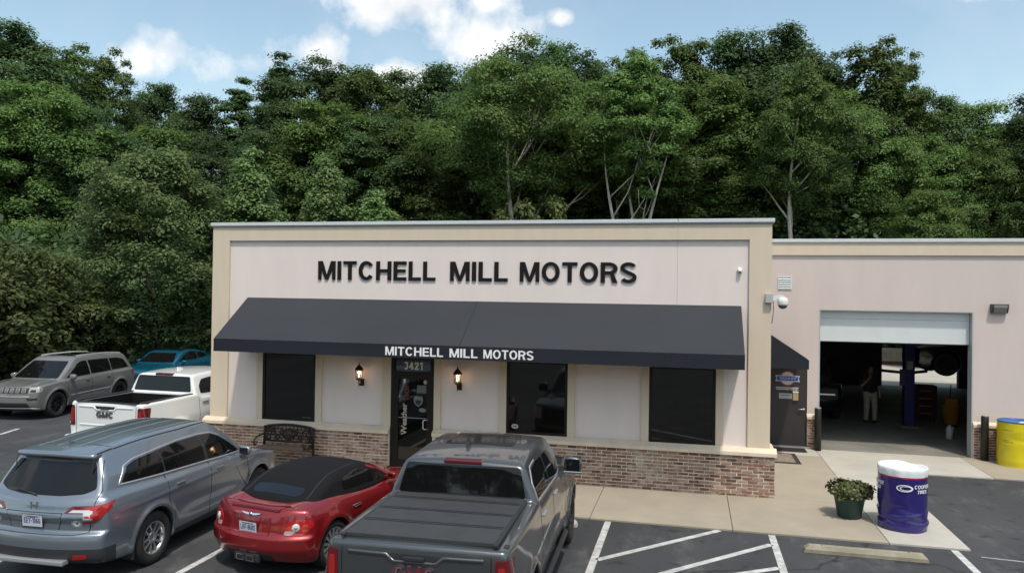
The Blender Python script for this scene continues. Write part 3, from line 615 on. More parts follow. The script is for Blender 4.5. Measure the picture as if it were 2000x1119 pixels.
class Body:
    """a car body shell and everything laid on its skin"""
    def __init__(s, f, lo, hi, h, root): s.f = f; s.P, s.Q, s.N = polygonize(f, lo, hi, h); s.bvh = BVHTree.FromPolygons(s.P.tolist(), s.Q.tolist()); s.root = root
    def shell(s, name, m): return obj(name, np_mesh(s.P, s.Q, s.N), m, s.root)
    def grad(s, p, e=.006):
        q = np.array(p, float); g = Vector([float((s.f(*(np.array([q + d]).T)) - s.f(*(np.array([q - d]).T)))[0]) for d in np.eye(3) * e]); return g.normalized()
    def grads(s, P, e=.006):
        P = np.array(P, float); g = np.stack([(s.f(*(P + d).T) - s.f(*(P - d).T)) for d in np.eye(3) * e], 1); return g / np.maximum(np.linalg.norm(g, axis=1), 1e-9)[:, None]
    def hit(s, o, d):
        r = s.bvh.ray_cast(o, d)
        if r[0] is None: r = s.bvh.find_nearest(o + d * (4 - 0))
        if r[0] is None: r = (o, None)
        return r[0]
    def frame(s, view):
        if view == 'right': return Vector((4, 0, 0)), Vector((0, 1, 0)), Vector((0, 0, 1)), Vector((-1, 0, 0))
        if view == 'rear': return Vector((0, -6, 0)), Vector((1, 0, 0)), Vector((0, 0, 1)), Vector((0, 1, 0))
        if view == 'front': return Vector((0, 6, 0)), Vector((1, 0, 0)), Vector((0, 0, 1)), Vector((0, -1, 0))
        if view == 'top': return Vector((0, 0, 4)), Vector((1, 0, 0)), Vector((0, 1, 0)), Vector((0, 0, -1))
        if view == 'rq': d = Vector((-1, 1, 0)).normalized(); return -d * 6, Vector((1, 1, 0)).normalized(), Vector((0, 0, 1)), d       # from the right rear quarter
        if view == 'fq': d = Vector((-1, -1, 0)).normalized(); return -d * 6, Vector((-1, 1, 0)).normalized(), Vector((0, 0, 1)), d     # from the right front quarter
    def outline(s, pts, rnd, res):
        n = len(pts); out = []
        for i in range(n):
            a, b, c = (Vector(pts[k % n]) for k in (i - 1, i, i + 1)); e1, e2 = (a - b), (c - b); r = min(rnd, .45 * e1.length, .45 * e2.length)
            if r < .004: out.append(b); continue
            p, q = b + e1.normalized() * r, b + e2.normalized() * r
            for k in range(5): t = k / 4; out.append(p * (1 - t) ** 2 + b * 2 * t * (1 - t) + q * t * t)
        fin = []
        for i in range(len(out)):
            a, b = out[i], out[(i + 1) % len(out)]; m = max(1, int((b - a).length / res))
            for k in range(m): fin.append(a.lerp(b, k / m))
        g = [fin[0]]
        for p in fin[1:]:
            if (p - g[-1]).length > 1e-4: g.append(p)
        return g
    def patch(s, name, pts, view, m, off=.004, depth=.03, rnd=.03, res=.05, mirror=False, parent=None, flip=False):
        O, U, V, D = s.frame(view) if isinstance(view, str) else view; rim = s.outline(pts, rnd, res); n = len(rim)
        xs = [p.x for p in rim]; ys = [p.y for p in rim]; P2 = list(rim)
        for a in np.arange(min(xs) + res / 2, max(xs), res):
            for b in np.arange(min(ys) + res / 2, max(ys), res): P2.append(Vector((a, b)))
        vo, eo, fo, oo, *_ = delaunay_2d_cdt(P2, [], [list(range(n))], 1, 1e-5)
        hits = [s.hit(O + U * p.x + V * p.y, D) for p in vo]
        nr = s.grads(hits); H = np.array([tuple(h) for h in hits]); A = H + nr * off
        ed = {}
        for t in fo:
            for i in range(len(t)): ed[(t[i], t[(i + 1) % len(t)])] = 1
        us_ = sorted({i for t in fo for i in t}); rm = {a: i for i, a in enumerate(us_)}; A = A[us_]; nr = nr[us_]; vo = us_; fo = [[rm[i] for i in t] for t in fo]; ed = {(rm[a], rm[b]): 1 for a, b in ed}; bnd = [e for e in ed if (e[1], e[0]) not in ed]; used = sorted({i for e in bnd for i in e}); mp = {v: len(vo) + i for i, v in enumerate(used)}; back = A[used] - nr[used] * (off + depth)
        vv = np.concatenate([A, back]); ff = [tuple(t) for t in fo] + [(b, a, mp[a], mp[b]) for a, b in bnd]
        res_o = []
        for sgn in ((1, -1) if mirror else (1,)):
            q = vv * np.array([sgn, 1, 1]); fl = ff
            c0 = Vector(q[fo[0][0]]); nn = (Vector(q[fo[0][1]]) - c0).cross(Vector(q[fo[0][2]]) - c0)
            if nn.dot(Vector(nr[fo[0][0]] * np.array([sgn, 1, 1]))) < 0: fl = [t[::-1] for t in ff]
            me = raw(q.tolist(), fl); sm = [True] * len(fo) + [False] * len(bnd); me.polygons.foreach_set('use_smooth', sm)
            ln = [(0., 0., 0.)] * len(me.loops); li = 0
            for pi, p in enumerate(me.polygons):
                for l_ in p.loop_indices:
                    if pi < len(fo): v_ = me.loops[l_].vertex_index; ln[l_] = tuple(nr[v_] * np.array([sgn, 1, 1]))
                    else: ln[l_] = tuple(p.normal)
            me.normals_split_custom_set(ln); res_o.append(obj(name, me, m, parent or s.root))
        return res_o
    def seam(s, name, pts, view, m, w=.008, mirror=False, off=.0018, parent=None, res=.05, closed=False):
        O, U, V, D = s.frame(view) if isinstance(view, str) else view; P = [Vector(p) for p in pts]; fine = []
        if closed: P.append(P[0])
        for a, b in zip(P[:-1], P[1:]):
            k = max(1, int((b - a).length / res)); fine += [a.lerp(b, i / k) for i in range(k)]
        fine.append(P[-1]); H = [s.hit(O + U * p.x + V * p.y, D) for p in fine]; nr = s.grads(H); v = []; f = []
        for i, h in enumerate(H):
            t = (H[min(i + 1, len(H) - 1)] - H[max(i - 1, 0)]); n_ = Vector(nr[i]); t = t if t.length > 1e-5 else Vector((0, 0, 1)); sd = n_.cross(t).normalized() * w / 2
            v += [h + sd + n_ * off, h + sd * 1.3 - n_ * .004, h - sd + n_ * off, h - sd * 1.3 - n_ * .004]
        for i in range(len(H) - 1): a = 4 * i; f += [(a, a + 2, a + 6, a + 4), (a, a + 4, a + 5, a + 1), (a + 2, a + 3, a + 7, a + 6)]
        for sg in ((1, -1) if mirror else (1,)):
            mb = MB(); mb.add([(q[0] * sg, q[1], q[2]) for q in v], f, True); mb.build(name, m, parent or s.root)
# shared car materials
def paint(name, col, metal=.45, rough=.32):
    if name in MATS: return MATS[name]
    m = mat(name, col, rough, metal=metal, coat=1.0); n, l = nodes_of(m); b = n['Principled BSDF']
    t = n.new('ShaderNodeTexCoord'); z = n.new('ShaderNodeTexNoise'); z.inputs['Scale'].default_value = 3; z.inputs['Detail'].default_value = 8; l.new(t.outputs['Object'], z.inputs['Vector'])
    r = n.new('ShaderNodeMapRange'); r.inputs[1].default_value = .3; r.inputs[2].default_value = .75; r.inputs[3].default_value = .02; r.inputs[4].default_value = .10; l.new(z.outputs['Fac'], r.inputs[0]); l.new(r.outputs[0], b.inputs['Coat Roughness']); return m
M_glass = mat('tinted_glass', (.006, .0065, .007), .03, spec=.42)
M_gap = mat('panel_gap', (.008, .008, .008), .8)
M_blk = mat('black_plastic', (.022, .022, .024), .55, var=.1, vscale=8)
M_tyre = mat('tyre_rubber', (.018, .018, .018), .8, var=.15, vscale=12)
M_alloy = mat('alloy_silver', (.55, .56, .58), .28, metal=.85)
M_dalloy = mat('alloy_black', (.02, .02, .022), .35, metal=.3)
M_chrome = mat('chrome', (.75, .76, .78), .12, metal=1.)
M_satin = mat('satin_silver', (.48, .49, .51), .35, metal=.6)
M_redl = mat('tail_lamp_red', (.36, .012, .012), .12, coat=.8)
M_dred = mat('tail_lamp_dark_red', (.11, .006, .008), .12, coat=.8)
M_clr = mat('lamp_clear', (.55, .55, .56), .15, coat=.8)
M_plate = mat('plate_white', (.52, .55, .60), .5)
M_pblue = mat('plate_blue', (.03, .05, .22), .5)
M_well = mat('wheel_well_black', (.008, .008, .008), .9)
def wheel(root, x, y, r, w, rim_r, spokes, m_rim, style='fork'):
    """tyre with a tread edge and a spoked rim; x>0 faces right"""
    s = 1 if x > 0 else -1; M = Matrix.Translation((x, y, r)) @ Matrix.Rotation(rad(90) * s, 4, 'Y'); h = w / 2
    pr = [(rim_r - .01, -h * .8), (rim_r + .01, -h * .95), (r - .05, -h), (r - .012, -h * .86), (r, -h * .66), (r, h * .66), (r - .012, h * .86), (r - .05, h), (rim_r + .012, h * .96), (rim_r - .006, h * .82), (rim_r - .012, h * .5)]
    t = MB().lathe(pr, 40, M, cap=False)
    t = t.build('wheel', M_tyre, root)
    k = MB(); k.lathe([(rim_r - .012, h * .45), (rim_r - .003, h * .86), (rim_r - .012, h * .88), (rim_r - .03, h * .72), (rim_r - .04, h * .2)], 40, M, cap=False)
    for i in range(spokes):
        R_ = M @ Matrix.Rotation(2 * math.pi * i / spokes, 4, 'Z')
        if style == 'fork':
            for sg in (-1, 1): k.add([R_ @ Vector(q) for q in ((.04, sg * .012, h * .62), (.04, sg * .04, h * .62), (rim_r - .025, sg * .075, h * .74), (rim_r - .025, sg * .038, h * .74), (.04, sg * .012, h * .3), (.04, sg * .04, h * .3), (rim_r - .025, sg * .075, h * .4), (rim_r - .025, sg * .038, h * .4))], [(0, 1, 2, 3), (0, 4, 5, 1), (1, 5, 6, 2), (2, 6, 7, 3), (3, 7, 4, 0)])
        else:
            a, b = .03, .022 if style == 'thin' else .045
            k.add([R_ @ Vector(q) for q in ((.03, -a * .6, h * .62), (.03, a * .6, h * .62), (rim_r - .02, b, h * .78), (rim_r - .02, -b, h * .78), (.03, -a * .6, h * .3), (.03, a * .6, h * .3), (rim_r - .02, b, h * .4), (rim_r - .02, -b, h * .4))], [(0, 1, 2, 3), (0, 4, 5, 1), (1, 5, 6, 2), (2, 6, 7, 3), (3, 7, 4, 0)])
    k.lathe([(.085, h * .3), (.085, h * .62), (.04, h * .68), (.038, h * .62), (0, h * .62)], 20, M)
    k.build('rim', m_rim, t)
    MB().lathe([(rim_r - .035, h * .05), (rim_r - .035, h * .12), (.05, h * .16), (0, h * .16)], 28, M, smooth=False).build('brake_disc', mat('brake_dark', (.05, .05, .05), .5, metal=.5), t)
    return t
def well(root, y, zc, R_, x0, x1):
    """inner liner of both wheel arches on one axle"""
    for sg in (-1, 1):
        v = []; f = []; n = 22
        for xx in (x0, x1):
            for k in range(n + 1): a = math.pi * (-.12 + 1.24 * k / n); v.append((sg * xx, y + R_ * math.cos(a), max(.12, zc + R_ * math.sin(a))))
        for k in range(n): f.append((k, k + 1, n + 2 + k, n + 1 + k))
        f.append(tuple(range(n + 1))); MB().add(v, f, True).build('wheel_arch_liner', M_well, root)
def mirror_pair(root, x, y, z, m, w=.22, h=.16, d=.12, glass=True, cap=None):
    for sg in (1, -1):
        mb = MB(); nu, nv = 18, 12; vv = []; sp_ = lambda a, e: math.copysign(abs(a) ** e, a)
        for j in range(nv + 1):
            for i in range(nu):
                ph, th = math.pi * (j / nv - .5), 2 * math.pi * i / nu
                px, pz = sp_(math.cos(ph), .55) * sp_(math.cos(th), .6), sp_(math.cos(ph), .55) * sp_(math.sin(th), .6); py = sp_(math.sin(ph), .5)
                k_ = 1 - .22 * max(0, py); vv.append((sg * (x + w / 2 + px * w / 2 * k_), y + py * d / 2, z + pz * h / 2 * k_ * (1 - .12 * px)))
        mb.add(vv, [(j * nu + i, j * nu + (i + 1) % nu, (j + 1) * nu + (i + 1) % nu, (j + 1) * nu + i) for j in range(nv) for i in range(nu)], True)
        mb.prism([(sg * (x - .12), y - .02), (sg * (x + .06), y - .02), (sg * (x + .06), y + .05), (sg * (x - .12), y + .06)], z - h * .55, z - h * .2, 'z'); o = mb.build('wing_mirror', m, root)
        if glass: bx('mirror_glass', min(sg * (x + .035), sg * (x + w - .035)), max(sg * (x + .035), sg * (x + w - .035)), y - d / 2 - .003, y - d / 2 + .006, z - h / 2 + .035, z + h / 2 - .03, M_glass, o, bev=.003)
        if cap: bx('mirror_trim', min(sg * (x - .0), sg * (x + w + .004)), max(sg * (x - .0), sg * (x + w + .004)), y - d / 2 + .004, y + d * .3, z - h / 2 - .002, z - h / 2 + .03, cap, o, bev=.008)
def handles(B_, ys, z, m, mirror=True, w=.2):
    for y in ys:
        p = B_.hit(Vector((4, y, z)), Vector((-1, 0, 0)))
        for sg in (1, -1):
            MB().box(min(sg * (p.x - .01), sg * (p.x + .03)), max(sg * (p.x - .01), sg * (p.x + .03)), y - w / 2, y + w / 2, z - .016, z + .016, bev=.01).build('door_handle', m, B_.root)
def plate(B_, y, z, s, root, tilt=0., front=False):
    R_ = Matrix.Translation((0, y, z)) @ Matrix.Rotation(tilt, 4, 'X')
    p = MB().box(-.152, .152, -.004, .004, -.076, .076, M=R_, bev=.003).build('license_plate', M_plate, root)
    MB().box(-.16, .16, -.002, .006, -.084, .084, M=R_).build('plate_frame', M_blk, p)
    bold_text('plate_number', s, .07, .25, R_ @ Matrix.Translation((-.125, -.0045, -.03)) @ FRONT, M_pblue, p, .0015)
    MB().box(-.10, .10, -.0055, -.004, .052, .064, M=R_).build('plate_strip', mat('plate_red', (.30, .05, .06), .5), p)
    return p
# ------------------------------------------------------------------ pickup truck
def pickup(name, loc, hd, col, label, mats, cover, h=.026, group=None):
    root = empty(name, loc, rad(hd)); tag(root, label, 'pickup truck', group)
    Wp = curve([(-3.05, .955), (-2.8, .99), (-1.87, 1.015), (0, 1.0), (1.87, 1.015), (2.45, .985), (2.75, .90), (2.9, .80)])
    S = curve([(.35, .93), (.5, .965), (.7, .992), (.95, 1.0), (1.12, .985), (1.28, .965), (1.45, .945)])
    Zt = curve([(-3.05, 1.43), (-1.2, 1.445), (-1.0, 1.36), (.5, 1.33), (1.5, 1.315), (2.0, 1.29), (2.5, 1.235), (2.78, 1.16), (2.9, 1.05)])
    Zr = curve([(-1.3, 1.86), (-.9, 1.90), (-.2, 1.925), (.45, 1.915), (.9, 1.86)])
    pf = curve([(.35, .22), (.5, .06), (.7, .0), (1.0, .02), (1.2, .10), (1.3, .2)])
    pr = curve([(.35, .12), (.6, .06), (.8, .03), (1.3, .02), (1.43, .035)])
    def f(x, y, z):
        ax = np.abs(x); Wd = Wp(y) * S(z)
        for yw in (-1.87, 1.87):
            r = np.hypot(y - yw, (z - .46) * 1.05); Wd = Wd + .032 * np.exp(-((r - .50) / .055) ** 2) * (z > .2)
        # shallow body-side scallop
        Wd = Wd - .018 * np.exp(-((z - .78) / .12) ** 2) * np.exp(-((y - .2) / 1.1) ** 4)
        hood = np.where(y > 1.1, .035 * np.exp(-((ax - .42) / .16) ** 2) * np.clip((y - 1.1) / .5, 0, 1) * np.clip((2.8 - y) / .5, 0, 1), 0)
        lower = smaxn(.05, ax - Wd, z - (Zt(y) + hood - np.where(y > 0, .04, .015) * x * x), (.36 + .05 * np.exp(-((y + 3) / .4) ** 2)) - z, y - (2.87 - .20 * x * x - pf(z)), (-3.02 + .045 * x * x + pr(z)) - y)
        W2 = .955 - .30 * np.clip(z - 1.30, 0, 1) - .12 * np.clip(z - 1.55, 0, 1) - np.where(y > .3, .10 * (np.clip(y - .3, 0, 2)) ** 2, 0)
        cab = smaxn(.07, ax - W2, z - (Zr(y) - .055 * x * x), (y - (1.62 - (z - 1.28) * 1.42 - .10 * x * x)) / 1.55, (-1.24 + (z - 1.40) * .20 + .02 * x * x) - y, 1.0 - z)
        d = smin(lower, cab, .035)
        if not cover: d = smax(d, -np.maximum(np.maximum(ax - .80, np.abs(y + 2.10) - .83), .98 - z), .02)
        for yw in (-1.87, 1.87): d = smax(d, -np.maximum(np.hypot(y - yw, z - .44) - .475, .62 - ax), .02)
        return d
    Bd = Body(f, (-1.15, -3.15, .3), (1.15, 3.0, 2.0), h, root); P_ = mats['paint']; Bd.shell('body', P_)
    for y in (-1.87, 1.87):
        well(root, y, .44, .472, .60, .97)
        for sg in (1, -1): wheel(root, sg * .875, y, .415, .275, .275, mats.get('spokes', 6), mats['rim'], 'fork')
    if not mats.get('simple'):
        # glass
        Bd.patch('rear_window', [(-.80, 1.47), (.80, 1.47), (.715, 1.825), (-.715, 1.825)], 'rear', M_glass, rnd=.05)
        Bd.patch('side_window', [(-1.02, 1.43), (-.12, 1.405), (-.12, 1.765), (-.55, 1.775), (-.86, 1.75), (-1.02, 1.60)], 'right', M_glass, rnd=.05, mirror=True)
        Bd.patch('side_window', [(-.06, 1.40), (.98, 1.375), (.50, 1.70), (.30, 1.755), (-.06, 1.765)], 'right', M_glass, rnd=.05, mirror=True)
        if mats.get('chrome'): Bd.seam('window_surround', [(.98, 1.36), (-1.03, 1.408), (-1.06, 1.62), (-.88, 1.785), (-.55, 1.80)], 'right', M_satin, .022, mirror=True, off=.006)
        Bd.patch('windscreen', [(-.80, 1.30), (.80, 1.30), (.66, 1.80), (-.66, 1.80)], 'front', M_glass, rnd=.06)
        if mats.get('sunroof'): Bd.patch('sunroof', [(-.46, -.35), (.46, -.35), (.46, .38), (-.46, .38)], 'top', mat('sunroof_glass', (.008, .008, .009), .14), rnd=.05)
        # seams
        for pts in ([(-1.14, .50), (-1.14, 1.40)], [(-.09, .52), (-.09, 1.38)], [(1.12, .52), (1.12, .9), (1.03, 1.34)], [(-1.14, .50), (1.12, .52)]): Bd.seam('door_seam', pts, 'right', M_gap, .010, mirror=True)
        Bd.seam('tailgate_seam', [(.775, .72), (.775, 1.41)], 'rear', M_gap, .012, mirror=True); Bd.seam('tailgate_seam', [(-.775, .735), (.775, .735)], 'rear', M_gap, .012)
        Bd.seam('tailgate_crease', [(-.70, 1.325), (-.30, 1.325), (-.22, 1.262), (.22, 1.262), (.30, 1.325), (.70, 1.325)], 'rear', mats.get('crease', P_), .03, off=.010)
        Bd.seam('tailgate_crease', [(-.68, .93), (.68, .93)], 'rear', mats.get('crease', P_), .03, off=.010)
        Bd.patch('handle_recess', [(-.21, 1.27), (.21, 1.27), (.27, 1.345), (-.27, 1.345)], 'rear', M_blk, off=.004, rnd=.015)
        MB().box(-.11, .11, -3.035, -3.0, 1.285, 1.325, bev=.008).build('tailgate_handle', M_blk, root)
        q = Bd.hit(Vector((0, -6, 1.10)), Vector((0, 1, 0)))
        for z_, t_ in ((0, 0),):
            badge_text('tailgate_badge', 'GMC', .13, .44, Matrix.Translation((-.22, q.y - .004, 1.10)) @ FRONT, mats['badge'], mats.get('badge_in', mats['badge']), root)
        Bd.patch('tail_lamp', [(.66, .90), (.76, .895), (.80, 1.10), (.79, 1.32), (.655, 1.325), (.635, 1.1)], 'rq', M_dred, off=.008, rnd=.03, mirror=True) if False else None
        Bd.patch('tail_lamp', [(-1.53, .90), (-1.31, .885), (-1.26, 1.33), (-1.52, 1.34)], 'rq', M_dred, off=.008, rnd=.03, mirror=True)
        Bd.patch('tail_lamp_bar', [(-1.50, .98), (-1.45, .98), (-1.45, 1.27), (-1.50, 1.27)], 'rq', M_redl, off=.014, rnd=.015, mirror=True)
        Bd.patch('tail_lamp_bar', [(-1.42, .92), (-1.36, .92), (-1.36, .97), (-1.42, .97)], 'rq', M_clr, off=.013, rnd=.01, mirror=True)
        # third stop lamp, shark fin
        p = Bd.hit(Vector((0, -6, 1.85)), Vector((0, 1, 0))); MB().box(-.24, .24, p.y - .03, p.y + .10, 1.842, 1.885, bev=.012).build('stop_lamp', M_dred, root)
        p = Bd.hit(Vector((-.1, -.55, 4)), Vector((0, 0, -1))); MB().prism([(-.55, p.z - .01), (-.33, p.z - .01), (-.47, p.z + .055), (-.55, p.z + .06)], -.12, -.08, 'x').build('roof_antenna', P_, root)
        handles(Bd, (-.92, .10), 1.24, mats['handle'], w=.22)
        mirror_pair(root, .98, 1.02, 1.42, mats['mirror'], .27, .24, .14, cap=mats.get('mcap'))
        MB().box(-.98, .98, -3.10, -2.88, .52, .70, bev=.04).build('rear_bumper', mats['bumper'], root)
        MB().box(-.62, .62, -3.12, -3.0, .50, .56, bev=.02).build('bumper_step', M_blk, root)
        MB().box(-.96, .96, 2.70, 2.86, .42, .56, bev=.04).build('front_bumper', M_blk, root)
        for sg in (1, -1): MB().tube([(sg * .93, -1.25, .40), (sg * 1.0, -1.15, .38), (sg * 1.0, 1.15, .38), (sg * .93, 1.25, .40)], .04, 8).build('side_step', M_blk, root)
        # stake pockets
        for sg in (1, -1):
            for y in (-2.78,):
                p = Bd.hit(Vector((sg * .89, y, 4)), Vector((0, 0, -1))); bx('stake_pocket', sg * .89 - .028, sg * .89 + .028, y - .05, y + .05, p.z - .01, p.z + .005, M_blk, root, bev=.004)
        Bd.patch('grille', [(-.66, .72), (.66, .72), (.72, 1.08), (-.72, 1.08)], 'front', M_blk, rnd=.06); Bd.patch('head_lamp', [(.74, .85), (.93, .85), (.93, 1.12), (.74, 1.12)], 'front', M_clr, rnd=.03, mirror=True)
    if cover:
        ys = [-2.86, -2.36, -1.90, -1.44, -1.20]; zc = 1.445
        for i, (a, b) in enumerate(zip(ys[:-1], ys[1:])):
            pn = MB().box(-.785, .785, a + .004, b - .004, zc - .02, zc + .025, bev=.008).build('cover_panel', mats['cover'], root)
            if i < 3: MB().box(-.77, .77, b - .045, b - .012, zc + .0252, zc + .031).build('hinge_strip', M_blk, pn); MB().box(-.77, .77, b + .012, b + .035, zc + .0252, zc + .029).build('hinge_strip', M_blk, pn)
        for sg in (1, -1): MB().box(sg * .80 - .022, sg * .80 + .022, -2.90, -1.20, zc - .01, zc + .018, bev=.006).build('cover_rail', M_blk, root)
    else:
        ln = MB(); M_l = mat('bed_liner', (.007, .007, .008), .85, bump=.3, bscale=80, spec=.2)
        ln.box(-.796, .796, -2.926, -1.274, .982, 1.0).box(-.796, -.775, -2.926, -1.274, 1.0, 1.40).box(.775, .796, -2.926, -1.274, 1.0, 1.40).box(-.775, .775, -1.295, -1.274, 1.0, 1.40).box(-.775, .775, -2.926, -2.905, 1.0, 1.40)
        ln.build('bed_liner', M_l, root)
        for sg in (1, -1): bx('bed_rail_cap', sg * .83 - .05, sg * .83 + .05, -2.90, -1.22, 1.425, 1.452, M_blk, root, bev=.01)
        bx('bed_rail_cap', -.78, .78, -2.99, -2.93, 1.415, 1.437, M_blk, root, bev=.008)
    return root
M_gmc_grey = paint('slate_grey_paint', (.072, .080, .088), .55, .33)
M_gmc_white = paint('white_paint', (.76, .77, .77), .0, .35)
pickup('pickup_truck', (-4.27, -5.52, 0), 2.2, None, 'dark grey pickup truck with folding black bed cover parked at the kerb', dict(paint=M_gmc_grey, rim=M_dalloy, badge=M_chrome, badge_in=mat('badge_maroon', (.12, .02, .03), .35), handle=M_satin, mirror=M_gmc_grey, mcap=M_chrome, bumper=M_satin, cover=mat('bed_cover_black', (.035, .038, .042), .6, var=.15, vscale=4), chrome=True, sunroof=True), True)
pickup('pickup_truck', (-13.86, 1.4, 0), -1.0, None, 'white pickup truck with empty open bed beside the building', dict(paint=M_gmc_white, rim=M_dalloy, badge=mat('badge_grey', (.06, .06, .065), .35), handle=M_satin, mirror=M_gmc_white, bumper=M_gmc_white), False, h=.03)
# ------------------------------------------------------------------ grey-blue family SUV, seen from behind
def suv_rear():
    root = empty('family_suv', (-9.97, -4.83, 0), rad(2.0)); tag(root, 'silver blue family suv with tinted rear window parked next to the red convertible', 'suv')
    P_ = paint('steel_blue_paint', (.215, .25, .295), .6, .30)
    Wp = curve([(-2.62, .86), (-2.35, .945), (-1.9, .985), (-1.41, .998), (0, .985), (1.41, .985), (1.9, .94), (2.2, .86), (2.4, .72)])
    S = curve([(.22, .91), (.35, .955), (.55, .985), (.8, 1.0), (.98, .995), (1.12, .965), (1.25, .93)])
    Zt = curve([(-2.62, 1.12), (-2.2, 1.20), (-1, 1.17), (.5, 1.13), (1.15, 1.10), (1.6, 1.045), (2.0, .965), (2.25, .87), (2.42, .74)])
    Zr = curve([(-2.60, 1.655), (-2.3, 1.70), (-1.6, 1.76), (-.8, 1.79), (-.1, 1.785), (.45, 1.75), (.8, 1.68)])
    pr = curve([(.22, .16), (.32, .07), (.45, .015), (.62, .0), (.70, .015), (.76, .075), (.9, .075), (1.05, .08), (1.15, .115), (1.3, .16)])
    pf = curve([(.22, .2), (.4, .04), (.6, .0), (.8, .03), (.95, .12), (1.1, .25)])
    zb = curve([(-2.62, .36), (-1.9, .27), (0, .24), (1.9, .24), (2.4, .26)])
    def f(x, y, z):
        ax = np.abs(x); Wd = Wp(y) * S(z)
        for yw in (-1.41, 1.41):
            r = np.hypot(y - yw, z - .40); Wd = Wd + .024 * np.exp(-((r - .44) / .05) ** 2)
        Wd = Wd + .012 * np.exp(-((z - .985 - .02 * y) / .03) ** 2) * np.exp(-((y + .3) / 1.6) ** 4) - .012 * np.exp(-((z - .55) / .12) ** 2) * np.exp(-((y) / .85) ** 4)
        lower = smaxn(.055, ax - Wd, z - (Zt(y) - .035 * x * x), zb(y) - z, y - (2.40 - .30 * x * x - pf(z)), (-2.60 + .13 * x * x + .10 * x ** 4 + pr(z)) - y)
        W2 = .93 - .32 * np.clip(z - 1.08, 0, 1) - .30 * np.clip(z - 1.4, 0, 1) - np.where(y > .2, .10 * np.clip(y - .2, 0, 2) ** 2, 0) - .055 * np.clip(-y - 1.2, 0, 2) ** 2
        cab = smaxn(.07, ax - W2, z - (Zr(y) - .065 * x * x), (y - (1.33 - (z - 1.06) * 1.42 - .12 * x * x)) / 1.6, (-2.47 + (z - 1.10) * .60 + .16 * x * x) - y, .9 - z)
        # roof spoiler lip
        sp = smaxn(.06, ax - .62, z - (Zr(y) + .005 - .065 * x * x), (Zr(y) - .075 - .065 * x * x) - z, (-2.27 + .16 * x * x) - y, y + 1.8)
        d = smin(smin(lower, cab, .05), sp, .015)
        for yw in (-1.41, 1.41): d = smax(d, -np.maximum(np.hypot(y - yw, z - .39) - .415, .62 - ax), .02)
        return d
    Bd = Body(f, (-1.12, -2.72, .18), (1.12, 2.52, 1.88), .024, root); Bd.shell('body', P_)
    for y in (-1.41, 1.41):
        well(root, y, .39, .412, .60, .95)
        for sg in (1, -1): wheel(root, sg * .855, y, .372, .25, .238, 5, M_alloy, 'fork')
    Bd.patch('rear_window', [(-.60, 1.575), (.60, 1.575), (.68, 1.41), (.735, 1.265), (.60, 1.205), (.3, 1.18), (-.3, 1.18), (-.60, 1.205), (-.735, 1.265), (-.68, 1.41)], 'rear', M_glass, off=.005, rnd=.04, res=.04)
    Bd.seam('stop_lamp', [(-.24, 1.603), (.24, 1.603)], 'rear', M_dred, .02, off=.01)
    # side glass with chrome line
    Bd.patch('side_window', [(-1.95, 1.275), (-1.10, 1.235), (-1.10, 1.545), (-1.62, 1.505), (-1.78, 1.46)], 'right', M_glass, rnd=.03, mirror=True)
    Bd.patch('side_window', [(-1.07, 1.234), (-.10, 1.20), (-.10, 1.575), (-.6, 1.575), (-1.07, 1.548)], 'right', M_glass, rnd=.03, mirror=True)
    Bd.patch('side_window', [(-.02, 1.197), (.93, 1.155), (.72, 1.29), (.42, 1.48), (.25, 1.55), (-.02, 1.575)], 'right', M_glass, rnd=.04, mirror=True)
    Bd.patch('door_pillar', [(-1.105, 1.236), (-1.065, 1.234), (-1.065, 1.548), (-1.105, 1.545)], 'right', M_blk, off=.003, rnd=.0, mirror=True); Bd.patch('door_pillar', [(-.105, 1.20), (-.015, 1.197), (-.015, 1.575), (-.105, 1.575)], 'right', M_blk, off=.003, rnd=.0, mirror=True)
    Bd.seam('window_chrome', [(.97, 1.137), (-.1, 1.182), (-1.1, 1.217), (-2.0, 1.258), (-1.82, 1.475), (-1.62, 1.528), (-1.1, 1.566), (-.6, 1.594), (-.1, 1.594), (.25, 1.568), (.44, 1.50)], 'right', M_satin, .022, mirror=True, off=.006, res=.04)
    Bd.patch('windscreen', [(-.78, 1.10), (.78, 1.10), (.60, 1.62), (-.60, 1.62)], 'front', M_glass, rnd=.06)
    # seams
    for pts in ([(-.06, .34), (-.06, 1.17)], [(-1.13, 1.20), (-1.13, .85), (-1.0, .62), (-.98, .36)], [(1.02, .36), (1.04, .8), (.98, 1.06)], [(-.98, .355), (1.02, .355)]): Bd.seam('door_seam', pts, 'right', M_gap, .009, mirror=True)
    Bd.seam('tailgate_seam', [(-.66, 1.60), (-.80, 1.25), (-.795, 1.08), (-.75, .74), (-.60, .715), (.60, .715), (.75, .74), (.795, 1.08), (.80, 1.25), (.66, 1.60)], 'rear', M_gap, .010, res=.04)
    for xx in (-.44, -.15, .15, .44): Bd.seam('roof_groove', [(xx, -2.0), (xx, .35)], 'top', mat('roof_groove_blue', (.28, .31, .34), .3, metal=.5), .012, off=.004)  # grooves laid on as thin strips, paler than the body paint
    for sg in (1,): Bd.seam('roof_rail_gap', [(.60, -2.28), (.615, -.4), (.60, .42)], 'top', M_gap, .02, mirror=True)
    # lower cladding
    M_cl = mat('grey_cladding', (.035, .037, .042), .5, var=.08)
    Bd.patch('bumper_cladding', [(-.80, .345), (.80, .345), (.84, .535), (-.84, .535)], 'rear', M_cl, off=.006, rnd=.02)
    Bd.patch('bumper_cladding', [(-1.22, .33), (-.86, .30), (-.87, .53), (-1.22, .535)], 'rq', M_cl, off=.0065, rnd=.01, mirror=True)
